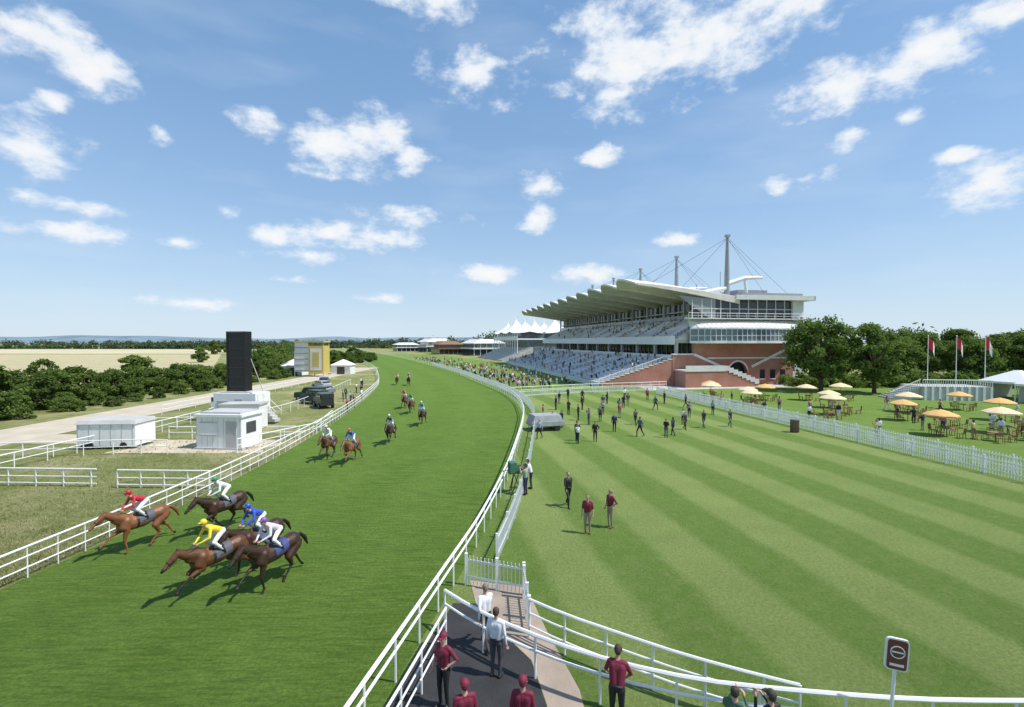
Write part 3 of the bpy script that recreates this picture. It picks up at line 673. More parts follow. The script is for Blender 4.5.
# ------------------------------------------------------------------ furniture on the right terrace
def parasol(loc,col,s=1.0):
    mb=MB(); mb.tube([(0,0,0),(0,0,2.75)],.03,6,1); mb.tube([(0,0,0),(0,0,.12)],.3,10,1)
    n=8; V=[(0,0,2.85)]; R=1.6
    for i,(rr,z) in enumerate(((.45*R,2.66),(.8*R,2.44),(R,2.28),(R,2.14))):
        for k in range(n*2):
            a=math.pi*k/n; q=1 if k%2==0 else .95
            V.append((rr*q*math.cos(a),rr*q*math.sin(a),z-(0 if k%2 else .03)))
    m=n*2; F=[(0,1+k,1+(k+1)%m) for k in range(m)]; 
    for i in range(3):
        for k in range(m): F.append((1+i*m+k,1+(i+1)*m+k,1+(i+1)*m+(k+1)%m,1+i*m+(k+1)%m))
    mb.add(V,F,0)
    for k in range(8): a=math.pi*k/4; mb.tube([(0,0,2.35),(R*.9*math.cos(a),R*.9*math.sin(a),2.33)],.012,4,1)
    mb.obj("parasol",[col,WOOD],loc=loc,rz=random.random(),recalc=False).scale=(s,)*3
mb=MB(); mb.tube([(0,0,.72),(0,0,.77)],.55,16,0); mb.tube([(0,0,0),(0,0,.72)],.04,6,0)
for k in range(4):
    a=k*math.pi/2+.4; cx,cy=1.05*math.cos(a),1.05*math.sin(a); ca,sa=math.cos(a),math.sin(a)
    def T(u,v,z): return (cx+u*ca-v*sa,cy+u*sa+v*ca,z)
    mb.hexa([T(-.22,-.22,.42),T(.22,-.22,.42),T(.22,.22,.42),T(-.22,.22,.42),T(-.22,-.22,.46),T(.22,-.22,.46),T(.22,.22,.46),T(-.22,.22,.46)],0)
    for u in (-.2,.2):
        for v in (-.2,.2): mb.beam(T(u,v,0),T(u,v,.42),.04,.04,0)
    for q in range(4): mb.beam(T(.24,-.2+q*.13,.46),T(.3,-.2+q*.13,.95),.05,.03,0)
    mb.beam(T(.3,-.24,.93),T(.3,.24,.93),.04,.07,0)
table=mb.mesh("table_set",[WOOD])
PB=[(39,43.5),(45.5,44.5),(37.5,56),(42.5,52),(31.5,63),(33,67),(37,70),(41,62),(48,58),(53,52),(29.5,71),(48,70),(56,60),(43,70),(60,52),(31,75)]
for i,(x,y) in enumerate(PB):
    parasol((x,y,0),ORANGE if i%3==0 else YCANV,.8+.12*random.random()); link("garden_table_set",table,None,(x+.2,y-.4,0),i)
for x,y in ((41.5,41),(47.5,41.5),(50,46),(35,53),(40,57),(44,48),(48,54),(44.5,41)):
    link("garden_table_set",table,None,(x,y,0),x)
for i,x in enumerate((65,69,73)):
    mb=MB(); mb.tube([(0,0,0),(0,0,9.4)],[.07,.04],8,0); mb.cap((0,0,9.45),(0,0,9.46),.09,.09,0,8)
    V=[];F=[]
    for k in range(9):
        for j in range(2): V.append((.05+k*.13,.12*math.sin(k*.9+i),9.2-1.7*j-.045*k*k*.5))
    for k in range(8): F.append((2*k,2*k+2,2*k+3,2*k+1))
    mb.add(V,F,[1 if (k<5) else 0 for k in range(8)])
    mb.obj("flagpole",[WHITE,RED],loc=(x,75-i*.5,0),recalc=False)
e=empty("white_terrace_stairs",(60,70,0),math.radians(-8))
mb=MB(); mb.box(0,9,0,5,0,2.0,1)
for k in range(8): mb.box(-.5-k*.45,-.5-k*.45+.45,.5,4,0,1.9-k*.24,1)
mb.tube([(0,-.05,3.0),(9,-.05,3.0)],.06,6,0)
for k in range(31): mb.box(k*.3-.03,k*.3+.03,-.08,-.02,2.0,3.0,0)
mb.tube([(-4,.45,1.1),(0,.45,3.0)],.06,6,0)
for k in range(14): x=-4+k*.3; z=.1+k*.135; mb.box(x-.03,x+.03,.42,.48,max(0,z-.1),z+1.0,0)
for k in range(10): mb.box(.2+k*.95,.5+k*.95,-.12,-.02,0,2,0)
mb.obj("stairs_and_balustrade",[WHITE,LGREY],e)
for x,y,s in ((76,72,1.0),(84,73,1.2),(74,66,.8),(94,76,1.5)):
    mb=MB(); r=3*s; mb.box(-r,r,-r,r,2.3,2.6,0)
    mb.hexa([(-r*1.05,-r*1.05,2.6),(r*1.05,-r*1.05,2.6),(r*1.05,r*1.05,2.6),(-r*1.05,r*1.05,2.6),(-.3,-.3,2.6+r*.55),(.3,-.3,2.6+r*.55),(.3,.3,2.6+r*.55),(-.3,.3,2.6+r*.55)],0)
    for a in (-r,r):
        for b in (-r,r): mb.tube([(a*.97,b*.97,0),(a*.97,b*.97,2.4)],.07,6,0)
    mb.box(-r*.9,r*.9,r*.8,r*.85,0,2.3,1)
    mb.obj("white_marquee",[WHITE,LGREY],loc=(x,y,0),rz=.2)
mb=MB(); mb.tube([(0,0,0),(0,0,1.1)],[.32,.36],14,0); mb.tube([(0,0,1.1),(0,0,1.18)],.4,14,1)
for k in range(14): a=k*math.pi/7; mb.box(.35*math.cos(a)-.02,.35*math.cos(a)+.02,.35*math.sin(a)-.02,.35*math.sin(a)+.02,.05,1.05,1)
mb.obj("litter_bin",[WOOD,DGREY],loc=(26.6,45,0))
wood("garden_hedge",[(55,93),(75,92),(100,90),(140,88)],90,3.0,1.3,21,LEAF2,120,.5)
mb=MB(); mb.tube([(0,0,0),(0,0,1.85)],.035,8,1)
def rrect(w,h,r,y,n=6):
    P=[]
    for cx,cz,a0 in ((w/2-r,h/2-r,0),(-w/2+r,h/2-r,90),(-w/2+r,-h/2+r,180),(w/2-r,-h/2+r,270)):
        for k in range(n+1): a=math.radians(a0+90*k/n); P.append((cx+r*math.cos(a),y,cz+r*math.sin(a)+2.18))
    return P
def slab(P,d,mi):
    n=len(P); mb.add(P+[(x,y+d,z) for x,y,z in P],[tuple(range(n)),tuple(range(n,2*n))[::-1]]+[(i,(i+1)%n,n+(i+1)%n,n+i) for i in range(n)],mi)
slab(rrect(.4,.66,.08,-.06),.05,1); slab(rrect(.34,.60,.06,-.068),.006,0)
for k in range(16):
    a0=2*math.pi*k/16;a1=2*math.pi*(k+1)/16; mb.beam((.12*math.cos(a0),-.075,2.24+.12*math.sin(a0)),(.12*math.cos(a1),-.075,2.24+.12*math.sin(a1)),.01,.02,1)
mb.box(-.1,.1,-.08,-.07,2.225,2.255,1); mb.box(-.12,.12,-.08,-.07,1.95,2.0,1)
so_=mb.obj("racecourse_sign",[mat("maroon_sign",(.16,.05,.04),.4,.1),WHITE],loc=(7.7,9.65,0),rz=math.radians(-20)); so_.rotation_euler[1]=math.radians(3)
mb=MB(); mb.box(-1.6,1.6,-1.1,1.1,.45,.62,0); mb.hexa([(-1.6,-1.1,.62),(1.6,-1.1,.62),(1.6,1.1,.62),(-1.6,1.1,.62),(-1.3,-.9,1.5),(1.3,-.9,1.5),(1.3,.9,1.5),(-1.3,.9,1.5)],1)
for x in (-.9,.9):
    for y in (-1.12,.9): mb.tube([(x,y,.3),(x,y+.22,.3)],.3,12,2)
mb.beam((1.6,0,.5),(3.0,0,.4),.08,.08,0); mb.box(-1.65,1.65,-1.15,-1.1,.5,.95,1)
bevel(mb.obj("covered_trailer",[GREY,mat("grey_cover",(.33,.34,.35),.7,.15,2,.4,4),TYRE],loc=(3.2,46.5,0),rz=.25),.04)
# ------------------------------------------------------------------ bodies
def grow(prims,voxel,it=3,fix=None):
    mb=MB()
    for a,b,ra,rb,l in prims: mb.cap(a,b,ra,rb,0,12,3)
    me=mb.mesh("tmp",[]); o=bpy.data.objects.new("tmp",me); COL.objects.link(o)
    m=o.modifiers.new("r",'REMESH'); m.mode='VOXEL'; m.voxel_size=voxel
    s=o.modifiers.new("s",'SMOOTH'); s.factor=.5; s.iterations=it
    dg=bpy.context.evaluated_depsgraph_get(); dg.update()
    e=bpy.data.meshes.new_from_object(o.evaluated_get(dg))
    nv=len(e.vertices); co_=np.empty(nv*3); e.vertices.foreach_get("co",co_); co_=co_.reshape(-1,3)
    F=[tuple(p.vertices) for p in e.polygons]
    C=np.array([co_[list(f)].mean(0) for f in F])
    best=np.full(len(F),1e9); lab=np.zeros(len(F),int)
    for a,b,ra,rb,l in prims:
        a=np.array(a,float);b=np.array(b,float); d=b-a; L2=max(d@d,1e-9)
        t=np.clip(((C-a)@d)/L2,0,1); ds=np.linalg.norm(C-(a+t[:,None]*d),axis=1)-(ra+(rb-ra)*t)
        k=ds<best; best[k]=ds[k]; lab[k]=l
    if fix: lab=fix(C,lab)
    bpy.data.objects.remove(o); bpy.data.meshes.remove(me); bpy.data.meshes.remove(e)
    out=MB(); out.v=[tuple(x) for x in co_]; out.f=F; out.m=[int(x) for x in lab]; return out
def hand(mb,wr,d,side,mi=0,curl=.4,s=1.0):
    wr=Vector(wr); d=Vector(d).normalized(); side=Vector(side); side=(side-d*side.dot(d)).normalized(); nrm=d.cross(side)
    mb.cap(wr,wr+d*.075*s,.022,.03,mi,8,2); mb.cap(wr+d*.03+side*.012,wr+d*.08*s+side*.022,.018,.016,mi,6,2)
    for i,(o,l) in enumerate(((.03,.07),(.01,.08),(-.01,.075),(-.03,.06))):
        p=wr+d*.085*s+side*o; q=p+(d*math.cos(curl)+nrm*math.sin(curl))*l*.55; r=q+(d*math.cos(curl*2.2)+nrm*math.sin(curl*2.2))*l*.5
        mb.cap(p,q,.0095,.0088,mi,6,1); mb.cap(q,r,.0088,.007,mi,6,1)
    p=wr+d*.02+side*.022; q=p+(side*.75+d*.7).normalized()*.045; r=q+(d*.9+nrm*.3)*.03
    mb.cap(p,q,.012,.01,mi,6,1); mb.cap(q,r,.01,.008,mi,6,1)
POSES={
 'stand':dict(arms=[((.235,-.02,1.13),(.25,.05,.88)),((.235,-.03,1.13),(.25,.03,.87))]),
 'hips':dict(arms=[((.33,-.08,1.17),(.17,.05,1.02)),((.24,-.02,1.13),(.26,.06,.88))]),
 'fold':dict(arms=[((.25,.04,1.14),(.02,.2,1.2)),((.25,.04,1.14),(.04,.22,1.15))]),
 'phone':dict(arms=[((.24,.14,1.2),(.1,.28,1.45)),((.24,.14,1.2),(.1,.28,1.43))]),
 'walk':dict(arms=[((.235,-.14,1.15),(.24,-.12,.9)),((.235,.1,1.15),(.23,.24,.95))],walk=.26),
 'rail':dict(arms=[((.27,.16,1.18),(.15,.36,1.02)),((.27,.16,1.18),(.15,.38,1.02))],lean=.28),
}
_pm={}
def person_arrays(pose,cap,voxel,detail=True,woman=False):
    P=POSES[pose]; lean=P.get('lean',0); wk=P.get('walk',0)
    def U(p):
        x,y,z=p; c,s=math.cos(lean),math.sin(lean); zz=z-.95
        return (x,y*c+zz*s,.95+zz*c-y*s)
    pr=[]; A=lambda a,b,ra,rb,l: pr.append((U(a),U(b),ra,rb,l)); B=lambda a,b,ra,rb,l: pr.append((a,b,ra,rb,l))
    for s in (-1,1):
        A((s*.06,0,1.0),(s*.085,0,1.32),.1,.112,1)
        B((s*.07,0,.95),(s*.085,-.01,.88),.1,.1,2)
        f=wk*s
        kn=(s*.1,.02+f*.7+.03*(wk>0),.5); an=(s*.1,-.02+f*1.0-(.1 if f<0 else 0),.1+(.06 if f<0 else 0))
        B((s*.09,0,.88),kn,.092,.06,2); B(kn,an,.058,.043,2)
        B((an[0],an[1]-.03,an[2]-.05),(an[0]+s*.02,an[1]+.16,an[2]-.062-(.0 if f>=0 else .03)),.042,.034,3)
    A((-.145,-.01,1.41),(.145,-.01,1.41),.062,.062,1); A((0,.015,1.28),(0,.01,1.34),.12,.11,1)
    A((0,-.01,1.42),(0,.01,1.56),.056,.052,0)
    A((0,.02,1.60),(0,.0,1.665),.066,.084,0); A((0,.045,1.565),(0,.045,1.58),.04,.045,0); A((0,.095,1.635),(0,.108,1.615),.009,.013,0)
    for s in (-1,1): A((s*.084,.0,1.63),(s*.088,-.005,1.655),.012,.014,0)
    A((0,-.018,1.675),(0,-.035,1.63),.088,.08,4)
    if woman: A((0,-.05,1.62),(0,-.06,1.5),.075,.05,4)
    for k,s in ((0,-1),(1,1)):
        el,wr=P['arms'][k]; el=(s*el[0],el[1],el[2]); wr=(s*wr[0],wr[1],wr[2])
        A((s*.175,-.01,1.4),el,.056,.044,1); A(el,wr,.042,.027,7)
    mb=grow(pr,voxel,2)
    if detail:
        for k,s in ((0,-1),(1,1)):
            el,wr=P['arms'][k]; el=Vector(U((s*el[0],el[1],el[2]))); wr=Vector(U((s*wr[0],wr[1],wr[2])))
            hand(mb,wr,(wr-el),(0,1,.2),0,.5)
            mb.cap(U((s*.031,.083,1.648)),U((s*.033,.083,1.648)),.011,.011,5,6,2)
        mb.cap(U((-.02,.09,1.585)),U((.02,.09,1.585)),.006,.006,6,6,1)
        mb.beam(U((-.13,.0,.985)),U((.13,.0,.985)),.24,.035,5)
    if cap:
        n=14;V=[];F=[]; c=Vector((0,-.008,1.675))
        for i in range(5):
            t=math.pi/2*i/4.3
            for k in range(n): a=2*math.pi*k/n; V.append(U((c.x+.097*math.cos(t)*math.cos(a),c.y+.108*math.cos(t)*math.sin(a),c.z+.1*math.sin(t))))
        for i in range(4):
            for k in range(n): F.append((i*n+k,i*n+(k+1)%n,(i+1)*n+(k+1)%n,(i+1)*n+k))
        F.append(tuple(4*n+k for k in range(n))); mb.add(V,F,4)
        mb.hexa([U((-.075,.07,1.67)),U((.075,.07,1.67)),U((.055,.175,1.655)),U((-.055,.175,1.655)),U((-.075,.07,1.685)),U((.075,.07,1.685)),U((.055,.175,1.667)),U((-.055,.175,1.667))],4)
    return mb
SK=[mat("skin_light",(.5,.3,.21),.55,.08,6),mat("skin_tan",(.4,.22,.14),.55,.08,6),mat("skin_dark",(.15,.08,.05),.5,.08,6)]
LIP=mat("lips",(.35,.12,.1),.5,.05); DK=mat("dark_detail",(.02,.018,.016),.5,.1)
MAROON=(.17,.012,.035); NAVY=(.02,.03,.07); BLK=(.014,.014,.016); SHIRT=(.72,.73,.76); KH=(.3,.25,.17)
def person(name,pose,loc,face,top,tr,hair=(.06,.035,.02),cap=False,sleeve=True,skin=0,h=1.0,woman=False,z=0):
    k=(pose,cap,woman)
    if k not in _pm:
        _pm[k]=person_arrays(pose,cap,.016,True,woman).mesh("person_%s"%pose,[DK]*8,True)
    rz=math.radians(face)
    o=link(name,_pm[k],None,(loc[0],loc[1],z),rz,h)
    ms=[SK[skin],cm(top),cm(tr),DK if tr!=KH else cm((.1,.05,.02)),cm(hair),DK,LIP,cm(top) if sleeve else SK[skin]]
    for i,m in enumerate(ms): o.material_slots[i].link='OBJECT'; o.material_slots[i].material=m
    return o
person("steward_in_maroon",'hips',(-1.6,11.0),150,MAROON,BLK,MAROON,True,False,0,1.0)
person("steward_in_maroon",'stand',(-.95,9.45),20,MAROON,BLK,MAROON,True,False,0,1.0)
person("steward_in_maroon",'stand',(.22,9.55),-10,MAROON,BLK,MAROON,True,False,1,1.0)
person("man_in_white_shirt",'walk',(-.75,13.2),30,SHIRT,(.05,.05,.06),(.2,.15,.1),False,True,0,1.02)
person("man_in_white_shirt",'stand',(-.4,12.0),-20,SHIRT,(.06,.06,.07),(.05,.035,.02),False,True,0,1.02)
person("steward_in_maroon",'rail',(2.3,10.35),-20,MAROON,BLK,(.05,.03,.02),False,False,1,1.02)
person("photographer",'phone',(4.4,9.3),-40,(.06,.12,.07),KH,(.04,.03,.02),False,True,0,.98)
person("photographer",'phone',(5.05,9.2),20,BLK,BLK,(.04,.03,.02),True,True,0,.98)
person("steward_in_maroon",'stand',(3.35,21.1),160,MAROON,KH,(.15,.09,.04),False,False,0,1.0,True)
person("steward_in_maroon",'hips',(4.5,21.8),120,MAROON,KH,(.3,.2,.1),False,False,0,1.02,True)
person("official_in_suit",'walk',(2.9,24.6),200,BLK,BLK,(.1,.1,.1),False,True,0,1.03)
person("camera_operator",'phone',(.75,26.5),60,(.25,.33,.25),NAVY,(.05,.03,.02),True,False,0,1.0)
person("camera_operator",'rail',(1.1,27.6),80,SHIRT,NAVY,(.05,.03,.02),False,False,0,1.0)
mb=MB()
for a in (0,2.1,4.2): mb.tube([(0,0,1.1),(.45*math.cos(a),.45*math.sin(a),0)],.03,6,1)
mb.box(-.2,.2,-.35,.3,1.1,1.6,0); mb.tube([(0,-.3,1.35),(0,-.75,1.35)],[.13,.11],10,1); mb.box(-.26,.26,-.1,.28,1.15,1.75,0); mb.tube([(.1,.3,1.3),(.3,.7,1.15)],.02,5,1)
bevel(mb.obj("broadcast_camera",[mat("green_cover",(.05,.15,.09),.7,.15,4,.4,8),DK],loc=(.1,26.9,0),rz=1.9),.04)
lawnppl=[(4.0,47,),(4.9,47.4),(6.6,55.9),(5.5,40),(7.9,49.2),(7.1,40.8),(10.6,55.9),(9.7,45.3),(12.1,53.7),(14.4,61.8),(12.7,49.2),(11.5,43),(13.7,42.5),(14.6,43.4),(16.8,46.4),(17.6,49.2),(20,54),(19,47.4),(23.5,56),(21.9,48),(3.4,52.3),(8.8,60),(15.5,64),(18,60),(21,66),(6.5,66),(10,68),(16.7,71),(13,58),(5.6,41.2),(2.4,42),(22.5,62),(19.8,70),(7.2,52),(9.4,51),(11.6,61),(13.1,66),(5.5,60),(8.3,71)]
tops=[BLK,NAVY,(.05,.05,.06),SHIRT,(.12,.14,.2),BLK,(.35,.4,.5),NAVY,(.4,.1,.1),BLK,(.1,.1,.11),(.08,.1,.16)]
for i,(x,y) in enumerate(lawnppl):
    if x<fR(y)+1.5: x=fR(y)+2
    suit=random.random()<.65; t=tops[i%len(tops)]
    person("racegoer",random.choice(['stand','walk','hips','fold','walk','stand','phone']),(x,y),random.uniform(0,360),t,BLK if suit else random.choice([NAVY,KH,(.1,.1,.12)]),random.choice([(.05,.03,.02),(.25,.22,.2),(.2,.12,.05)]),random.random()<.12,suit,random.choice([0,0,1]),random.uniform(.95,1.04),random.random()<.3)
for i,(x,y) in enumerate([(-20.5,62),(-21.5,64),(-22.4,66.5),(-22,70),(-24,76),(-26,80),(-25,72),(-27.5,88),(-24,68),(-20,58),(-29,92)]):
    person("photographer",random.choice(['stand','phone','fold']),(x,y),-90+random.uniform(-40,40),random.choice([BLK,NAVY,SHIRT,(.2,.25,.15),(.3,.05,.05)]),random.choice([NAVY,KH,BLK]),h=1.0)
for i,(x,y) in enumerate([(40.5,42),(41,45.5),(44,43),(46.8,46.5),(36.5,53.5),(38,57),(33.5,60),(43.5,54),(47,60),(51,57),(32.6,52.5),(30.3,66),(36,71),(49,49),(29.5,56),(32,42),(33,43),(54,49),(57,54),(28,64),(39.5,46),(46,43),(42,50),(35.5,57),(34,68),(45,56)]):
    person("racegoer",random.choice(['stand','fold','phone','hips','walk']),(x,y),random.uniform(0,360),random.choice([SHIRT,NAVY,(.5,.2,.25),(.3,.4,.6),BLK,(.6,.5,.2)]),random.choice([NAVY,KH,BLK,SHIRT]),h=.98,woman=i%2==0,sleeve=i%3>0)
lo=[person_arrays(p,False,.07,False) for p in ('stand','fold','walk')]
palette=[cm(c) for c in [SHIRT,BLK,NAVY,(.3,.4,.6),(.5,.1,.1),(.6,.5,.3),(.15,.2,.15),(.55,.35,.4)]]
cmats=palette+[SK[0],SK[1],DK,cm((.12,.07,.03))]
cV=[];cF=[];cM=[];off=0
def addp(x,y,z):
    global off
    m=random.choice(lo); a=random.random()*6.283; h=random.uniform(.93,1.05); ca,sa=math.cos(a)*h,math.sin(a)*h
    v=np.array(m.v); X=v[:,0]*ca-v[:,1]*sa+x; Y=v[:,0]*sa+v[:,1]*ca+y
    cV.append(np.stack([X,Y,v[:,2]*h+z],1)); t=random.choice([0,0,1,1,2,2,3,4,5,6,7]); tr=random.choice([1,2,1,6,0,5]); fo=t if random.random()<.6 else 8
    mp=[8,t,tr,10,11,10,8,fo]
    cF.extend([tuple(i+off for i in f) for f in m.f]); cM.extend([mp[k] for k in m.m]); off+=len(v)
R10=Matrix.Rotation(ST_RZ,4,'Z'); 
for i in range(330):
    y=86+150*random.random()**1.6; x=fR(y)+2.2+abs(random.gauss(0,9))
    lp=R10.inverted()@Vector((x-ST_LOC[0],y-ST_LOC[1],0))
    if lp.x>-8.5 and -6<lp.y<LEN+3: continue
    addp(x,y,0)
for i in range(190):
    if i%4: r=random.randrange(15); s=-7+14.6*(r+.5)/15; z=.5+4.5*r/15
    else: r=random.randrange(9); s=8.3+7*(r+.5)/9; z=9.2+3.6*r/9
    p=R10@Vector((s-.2,random.uniform(1,LEN-2),0)); addp(p.x+ST_LOC[0],p.y+ST_LOC[1],z)
me=bpy.data.meshes.new("spectator_crowd"); me.from_pydata(np.concatenate(cV).tolist(),[],cF)
for m in cmats: me.materials.append(m)
me.polygons.foreach_set("material_index",cM); me.polygons.foreach_set("use_smooth",[True]*len(cF)); link("spectator_crowd",me)
# ------------------------------------------------------------------ horses and jockeys
FL={ 'reach':((.15,.98,.82),(.14,1.3,.6),(.14,1.4,.48)), 'plant':((.14,.72,.56),(.14,.62,.16),(.14,.68,.05)),
     'fold':((.15,.93,.82),(.14,.72,.62),(.14,.62,.66)), 'back':((.14,.42,.55),(.14,.15,.28),(.14,.06,.2))}
HL={ 'push':((.17,-.62,.86),(.15,-1.02,.6),(.15,-1.22,.26),(.15,-1.3,.17)), 'under':((.17,-.4,.84),(.15,-.55,.5),(.15,-.28,.18),(.15,-.2,.06)),
     'mid':((.17,-.5,.84),(.15,-.86,.54),(.15,-.82,.17),(.15,-.74,.05)), 'lift':((.17,-.42,.88),(.15,-.82,.72),(.15,-.9,.38),(.15,-.98,.3))}
def horse_mesh(fl,fr,hl,hr,hd=0):
    pr=[]; A=lambda a,b,ra,rb,l: pr.append((a,b,ra,rb,l))
    A((0,.5,1.2),(0,.62,1.24),.29,.27,0); A((0,.5,1.17),(0,0,1.18),.3,.31,0); A((0,0,1.18),(0,-.42,1.27),.3,.25,0); A((0,-.42,1.27),(0,-.72,1.3),.26,.28,0)
    for s in (-1,1): A((s*.1,-.6,1.28),(s*.1,-.85,1.18),.2,.18,0); A((s*.1,.6,1.3),(s*.13,.72,1.1),.2,.16,0)
    A((0,.38,1.42),(0,.1,1.4),.13,.12,0); A((0,.72,1.22),(0,.74,1.1),.18,.15,0)
    n1=(0,1.08,1.6-hd); n2=(0,1.32,1.76-hd)
    A((0,.6,1.36),n1,.23,.15,0); A((0,.6,1.2),(0,.97,1.44-hd),.2,.14,0); A(n1,n2,.15,.115,0)
    A((0,1.34,1.75-hd),(0,1.48,1.62-hd),.105,.1,0); A((0,1.48,1.64-hd),(0,1.73,1.4-hd),.085,.06,0); A((0,1.42,1.6-hd),(0,1.53,1.5-hd),.09,.06,0); A((0,1.73,1.4-hd),(0,1.78,1.35-hd),.062,.055,1)
    for s in (-1,1): A((s*.055,1.32,1.85-hd),(s*.07,1.28,1.96-hd),.03,.012,0)
    A((0,.65,1.6),(0,1.05,1.75-hd),.035,.04,1); A((0,1.05,1.75-hd),(0,1.33,1.87-hd),.04,.03,1)
    for s,k in ((1,fl),(-1,fr)):
        kn,ft,ho=[(s*p[0],p[1],p[2]) for p in FL[k]]
        A((s*.14,.66,1.08),(s*.15,.62,.92),.15,.11,0); A((s*.15,.64,.95),kn,.11,.062,0); A(kn,kn,.062,.06,1); A(kn,ft,.05,.037,1); A(ft,ft,.048,.048,1); A(ft,ho,.042,.045,1)
        d=(Vector(ho)-Vector(ft)).normalized(); e=Vector(ho)+d*.05; A(ho,tuple(e),.05,.06,4)
    for s,k in ((1,hl),(-1,hr)):
        stf,hk,ft,ho=[(s*p[0],p[1],p[2]) for p in HL[k]]
        A((s*.13,-.74,1.12),stf,.21,.14,0); A(stf,hk,.13,.062,0); A(hk,hk,.068,.068,1); A(hk,ft,.052,.04,1); A(ft,ft,.05,.05,1); A(ft,ho,.042,.045,1)
        d=(Vector(ho)-Vector(ft)).normalized(); e=Vector(ho)+d*.05; A(ho,tuple(e),.05,.06,4)
    A((0,-.95,1.4),(0,-1.1,1.38),.055,.055,1); A((0,-1.1,1.38),(0,-1.3,1.18),.06,.08,1); A((0,-1.3,1.18),(0,-1.45,.85),.08,.03,1)
    def fix(C,lab):
        c=(np.abs(C[:,1]+.08)<.3)&(C[:,2]>1.12)&(lab==0); lab[c]=2
        g=(np.abs(C[:,1]-.28)<.055)&(lab==0)&(C[:,2]<1.45); lab[g]=3
        s=(np.abs(C[:,1]-.08)<.2)&(C[:,2]>1.42); lab[s]=3
        return lab
    mb=grow(pr,.024,3,fix)
    for s in (-1,1):
        mb.cap((s*.078,1.5,1.65-hd),(s*.08,1.5,1.65-hd),.02,.02,1,6,2)
        mb.tube([(s*.075,1.7,1.38-hd),(s*.13,1.15,1.6-hd*.5),(s*.1,.72,1.72)],.009,4,3)
        mb.tube([(s*.07,1.34,1.83-hd),(s*.095,1.54,1.58-hd),(s*.07,1.72,1.38-hd)],.011,4,3)
    rg=[(.088*math.cos(a),1.6+.04*math.sin(a),1.52-hd+.088*math.sin(a)) for a in np.linspace(0,6.283,11)]
    mb.tube(rg,.012,4,3,False)
    return mb.mesh("race_horse_mesh",[DK]*6,True)
def jockey_mesh():
    pr=[]; A=lambda a,b,ra,rb,l: pr.append((a,b,ra,rb,l))
    for s in (-1,1):
        A((s*.07,-.1,1.96),(s*.08,-.02,1.98),.12,.11,2)
        A((s*.08,-.08,1.94),(s*.25,.3,1.72),.1,.068,2); A((s*.25,.3,1.72),(s*.27,.02,1.42),.062,.05,2)
        A((s*.27,.04,1.5),(s*.27,-.06,1.3),.055,.045,3); A((s*.27,-.08,1.25),(s*.28,.1,1.22),.04,.035,3)
        A((s*.06,-.02,2.02),(s*.08,.28,2.17),.11,.12,1)
        A((s*.16,.35,2.2),(s*.26,.45,1.93),.062,.05,1); A((s*.26,.45,1.93),(s*.1,.7,1.8),.048,.032,1)
    A((-.13,.35,2.21),(.13,.35,2.21),.075,.075,1)
    A((0,.4,2.24),(0,.47,2.32),.055,.05,0); A((0,.52,2.36),(0,.5,2.42),.07,.085,0); A((0,.6,2.37),(0,.61,2.36),.014,.014,0)
    A((0,.49,2.45),(0,.47,2.43),.11,.105,4)
    mb=grow(pr,.018,3)
    for s in (-1,1):
        hand(mb,(s*.1,.7,1.8),(-.3*s,1,-.35),(0,.2,1),0,1.1)
        mb.tube([(s*.27,-.02,1.24),(s*.27,.04,1.18),(s*.27,.0,1.6)],.012,4,5)
        mb.cap((s*.03,.595,2.41),(s*.035,.595,2.41),.026,.026,5,6,2)
    mb.hexa([(-.07,.54,2.45),(.07,.54,2.45),(.05,.66,2.43),(-.05,.66,2.43),(-.07,.54,2.47),(.07,.54,2.47),(.05,.66,2.445),(-.05,.66,2.445)],4)
    mb.tube([(.1,.74,1.8),(.18,.4,1.75)],.008,4,5)
    return mb.mesh("jockey_mesh",[DK]*6,True)
HM=[horse_mesh('reach','plant','push','under',0),horse_mesh('fold','reach','mid','push',.08),horse_mesh('back','fold','under','lift',.03)]
JM=jockey_mesh()
def coat(c): return mat("horse_coat",c,.45,.3,2.5,.1,10,0,.35)
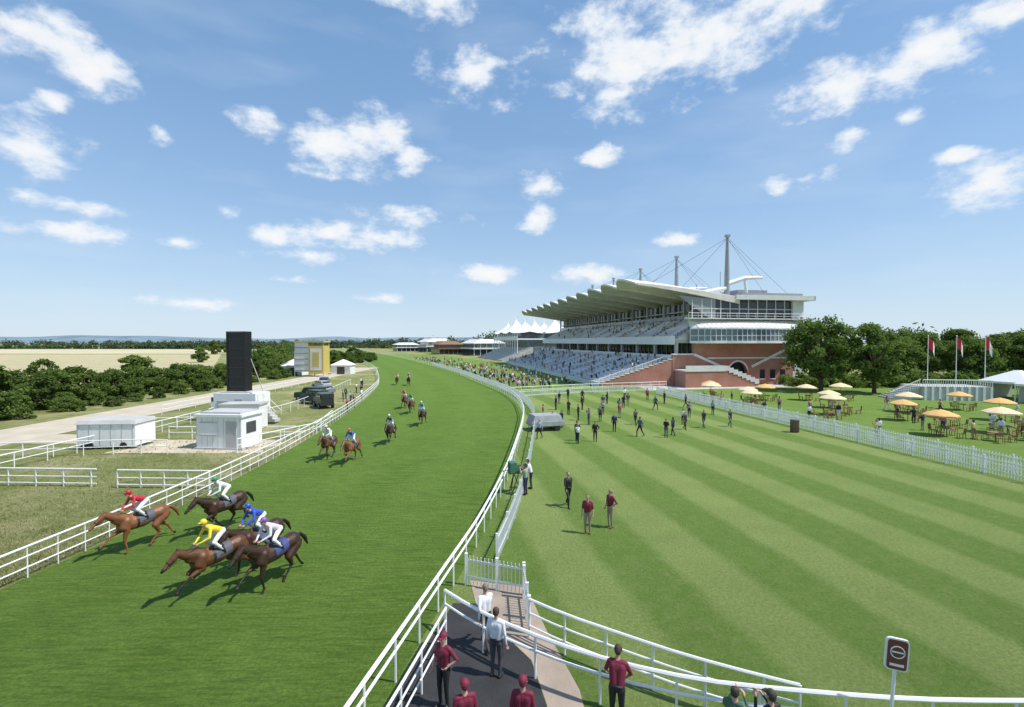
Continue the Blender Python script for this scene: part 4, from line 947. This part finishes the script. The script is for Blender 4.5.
BAY=coat((.12,.05,.022)); CHEST=coat((.21,.085,.035)); DARKB=coat((.05,.025,.015)); PTS=mat("black_points",(.018,.012,.009),.5,.1)
WBR=cm((.75,.75,.75)); 
def rider(loc,hd,m,ct,silk,capc,z=.0,cloth=None):
    rz=math.atan2(-hd[0],hd[1])
    o=link("race_horse",HM[m],None,(loc[0],loc[1],z),rz)
    for i,mm in enumerate([ct,PTS if ct is not CHEST else CHEST,cloth or cm((.1,.1,.12)),DK,PTS,DK]): o.material_slots[i].link='OBJECT'; o.material_slots[i].material=mm
    j=link("jockey",JM,None,(loc[0],loc[1],z-.02),rz)
    for i,mm in enumerate([SK[0],cm(silk,.5),WBR,DK,cm(capc,.4),DK]): j.material_slots[i].link='OBJECT'; j.material_slots[i].material=mm
rider((-15.3,19.7),(-.42,-.9),0,CHEST,(.5,.02,.04),(.5,.02,.04))
rider((-13.0,21.6),(-.38,-.9),2,DARKB,(.7,.72,.7),(.03,.3,.12))
rider((-10.2,16.5),(-.45,-.9),1,BAY,(.75,.6,.03),(.75,.6,.03))
rider((-9.6,18.1),(-.38,-.9),2,DARKB,(.03,.08,.5),(.03,.08,.5))
rider((-8.3,16.7),(-.36,-.9),0,DARKB,(.65,.6,.7),(.25,.1,.4),cloth=cm((.05,.06,.2)))
rider((-13.4,35.0),(-.05,-1),0,BAY,(.7,.7,.7),(.7,.7,.7))
rider((-11.3,33.8),(-.1,-1),1,CHEST,(.05,.1,.4),(.6,.1,.1))
rider((-10.2,40.2),(0,-1),2,DARKB,(.1,.1,.12),(.6,.6,.6))
rider((-13.8,61.5),(.05,-1),0,BAY,(.6,.2,.1),(.6,.2,.1))
rider((-9.2,49),(0,-1),1,DARKB,(.1,.3,.4),(.7,.7,.7))
rider((-22.8,95),(.3,-1),2,BAY,(.6,.6,.1),(.1,.1,.4))
rider((-20.3,94),(.3,-1),0,DARKB,(.5,.1,.3),(.7,.7,.7))
rider((-12,57),(0,-1),2,BAY,(.1,.3,.1),(.1,.3,.1))
print("done",len(bpy.data.objects))
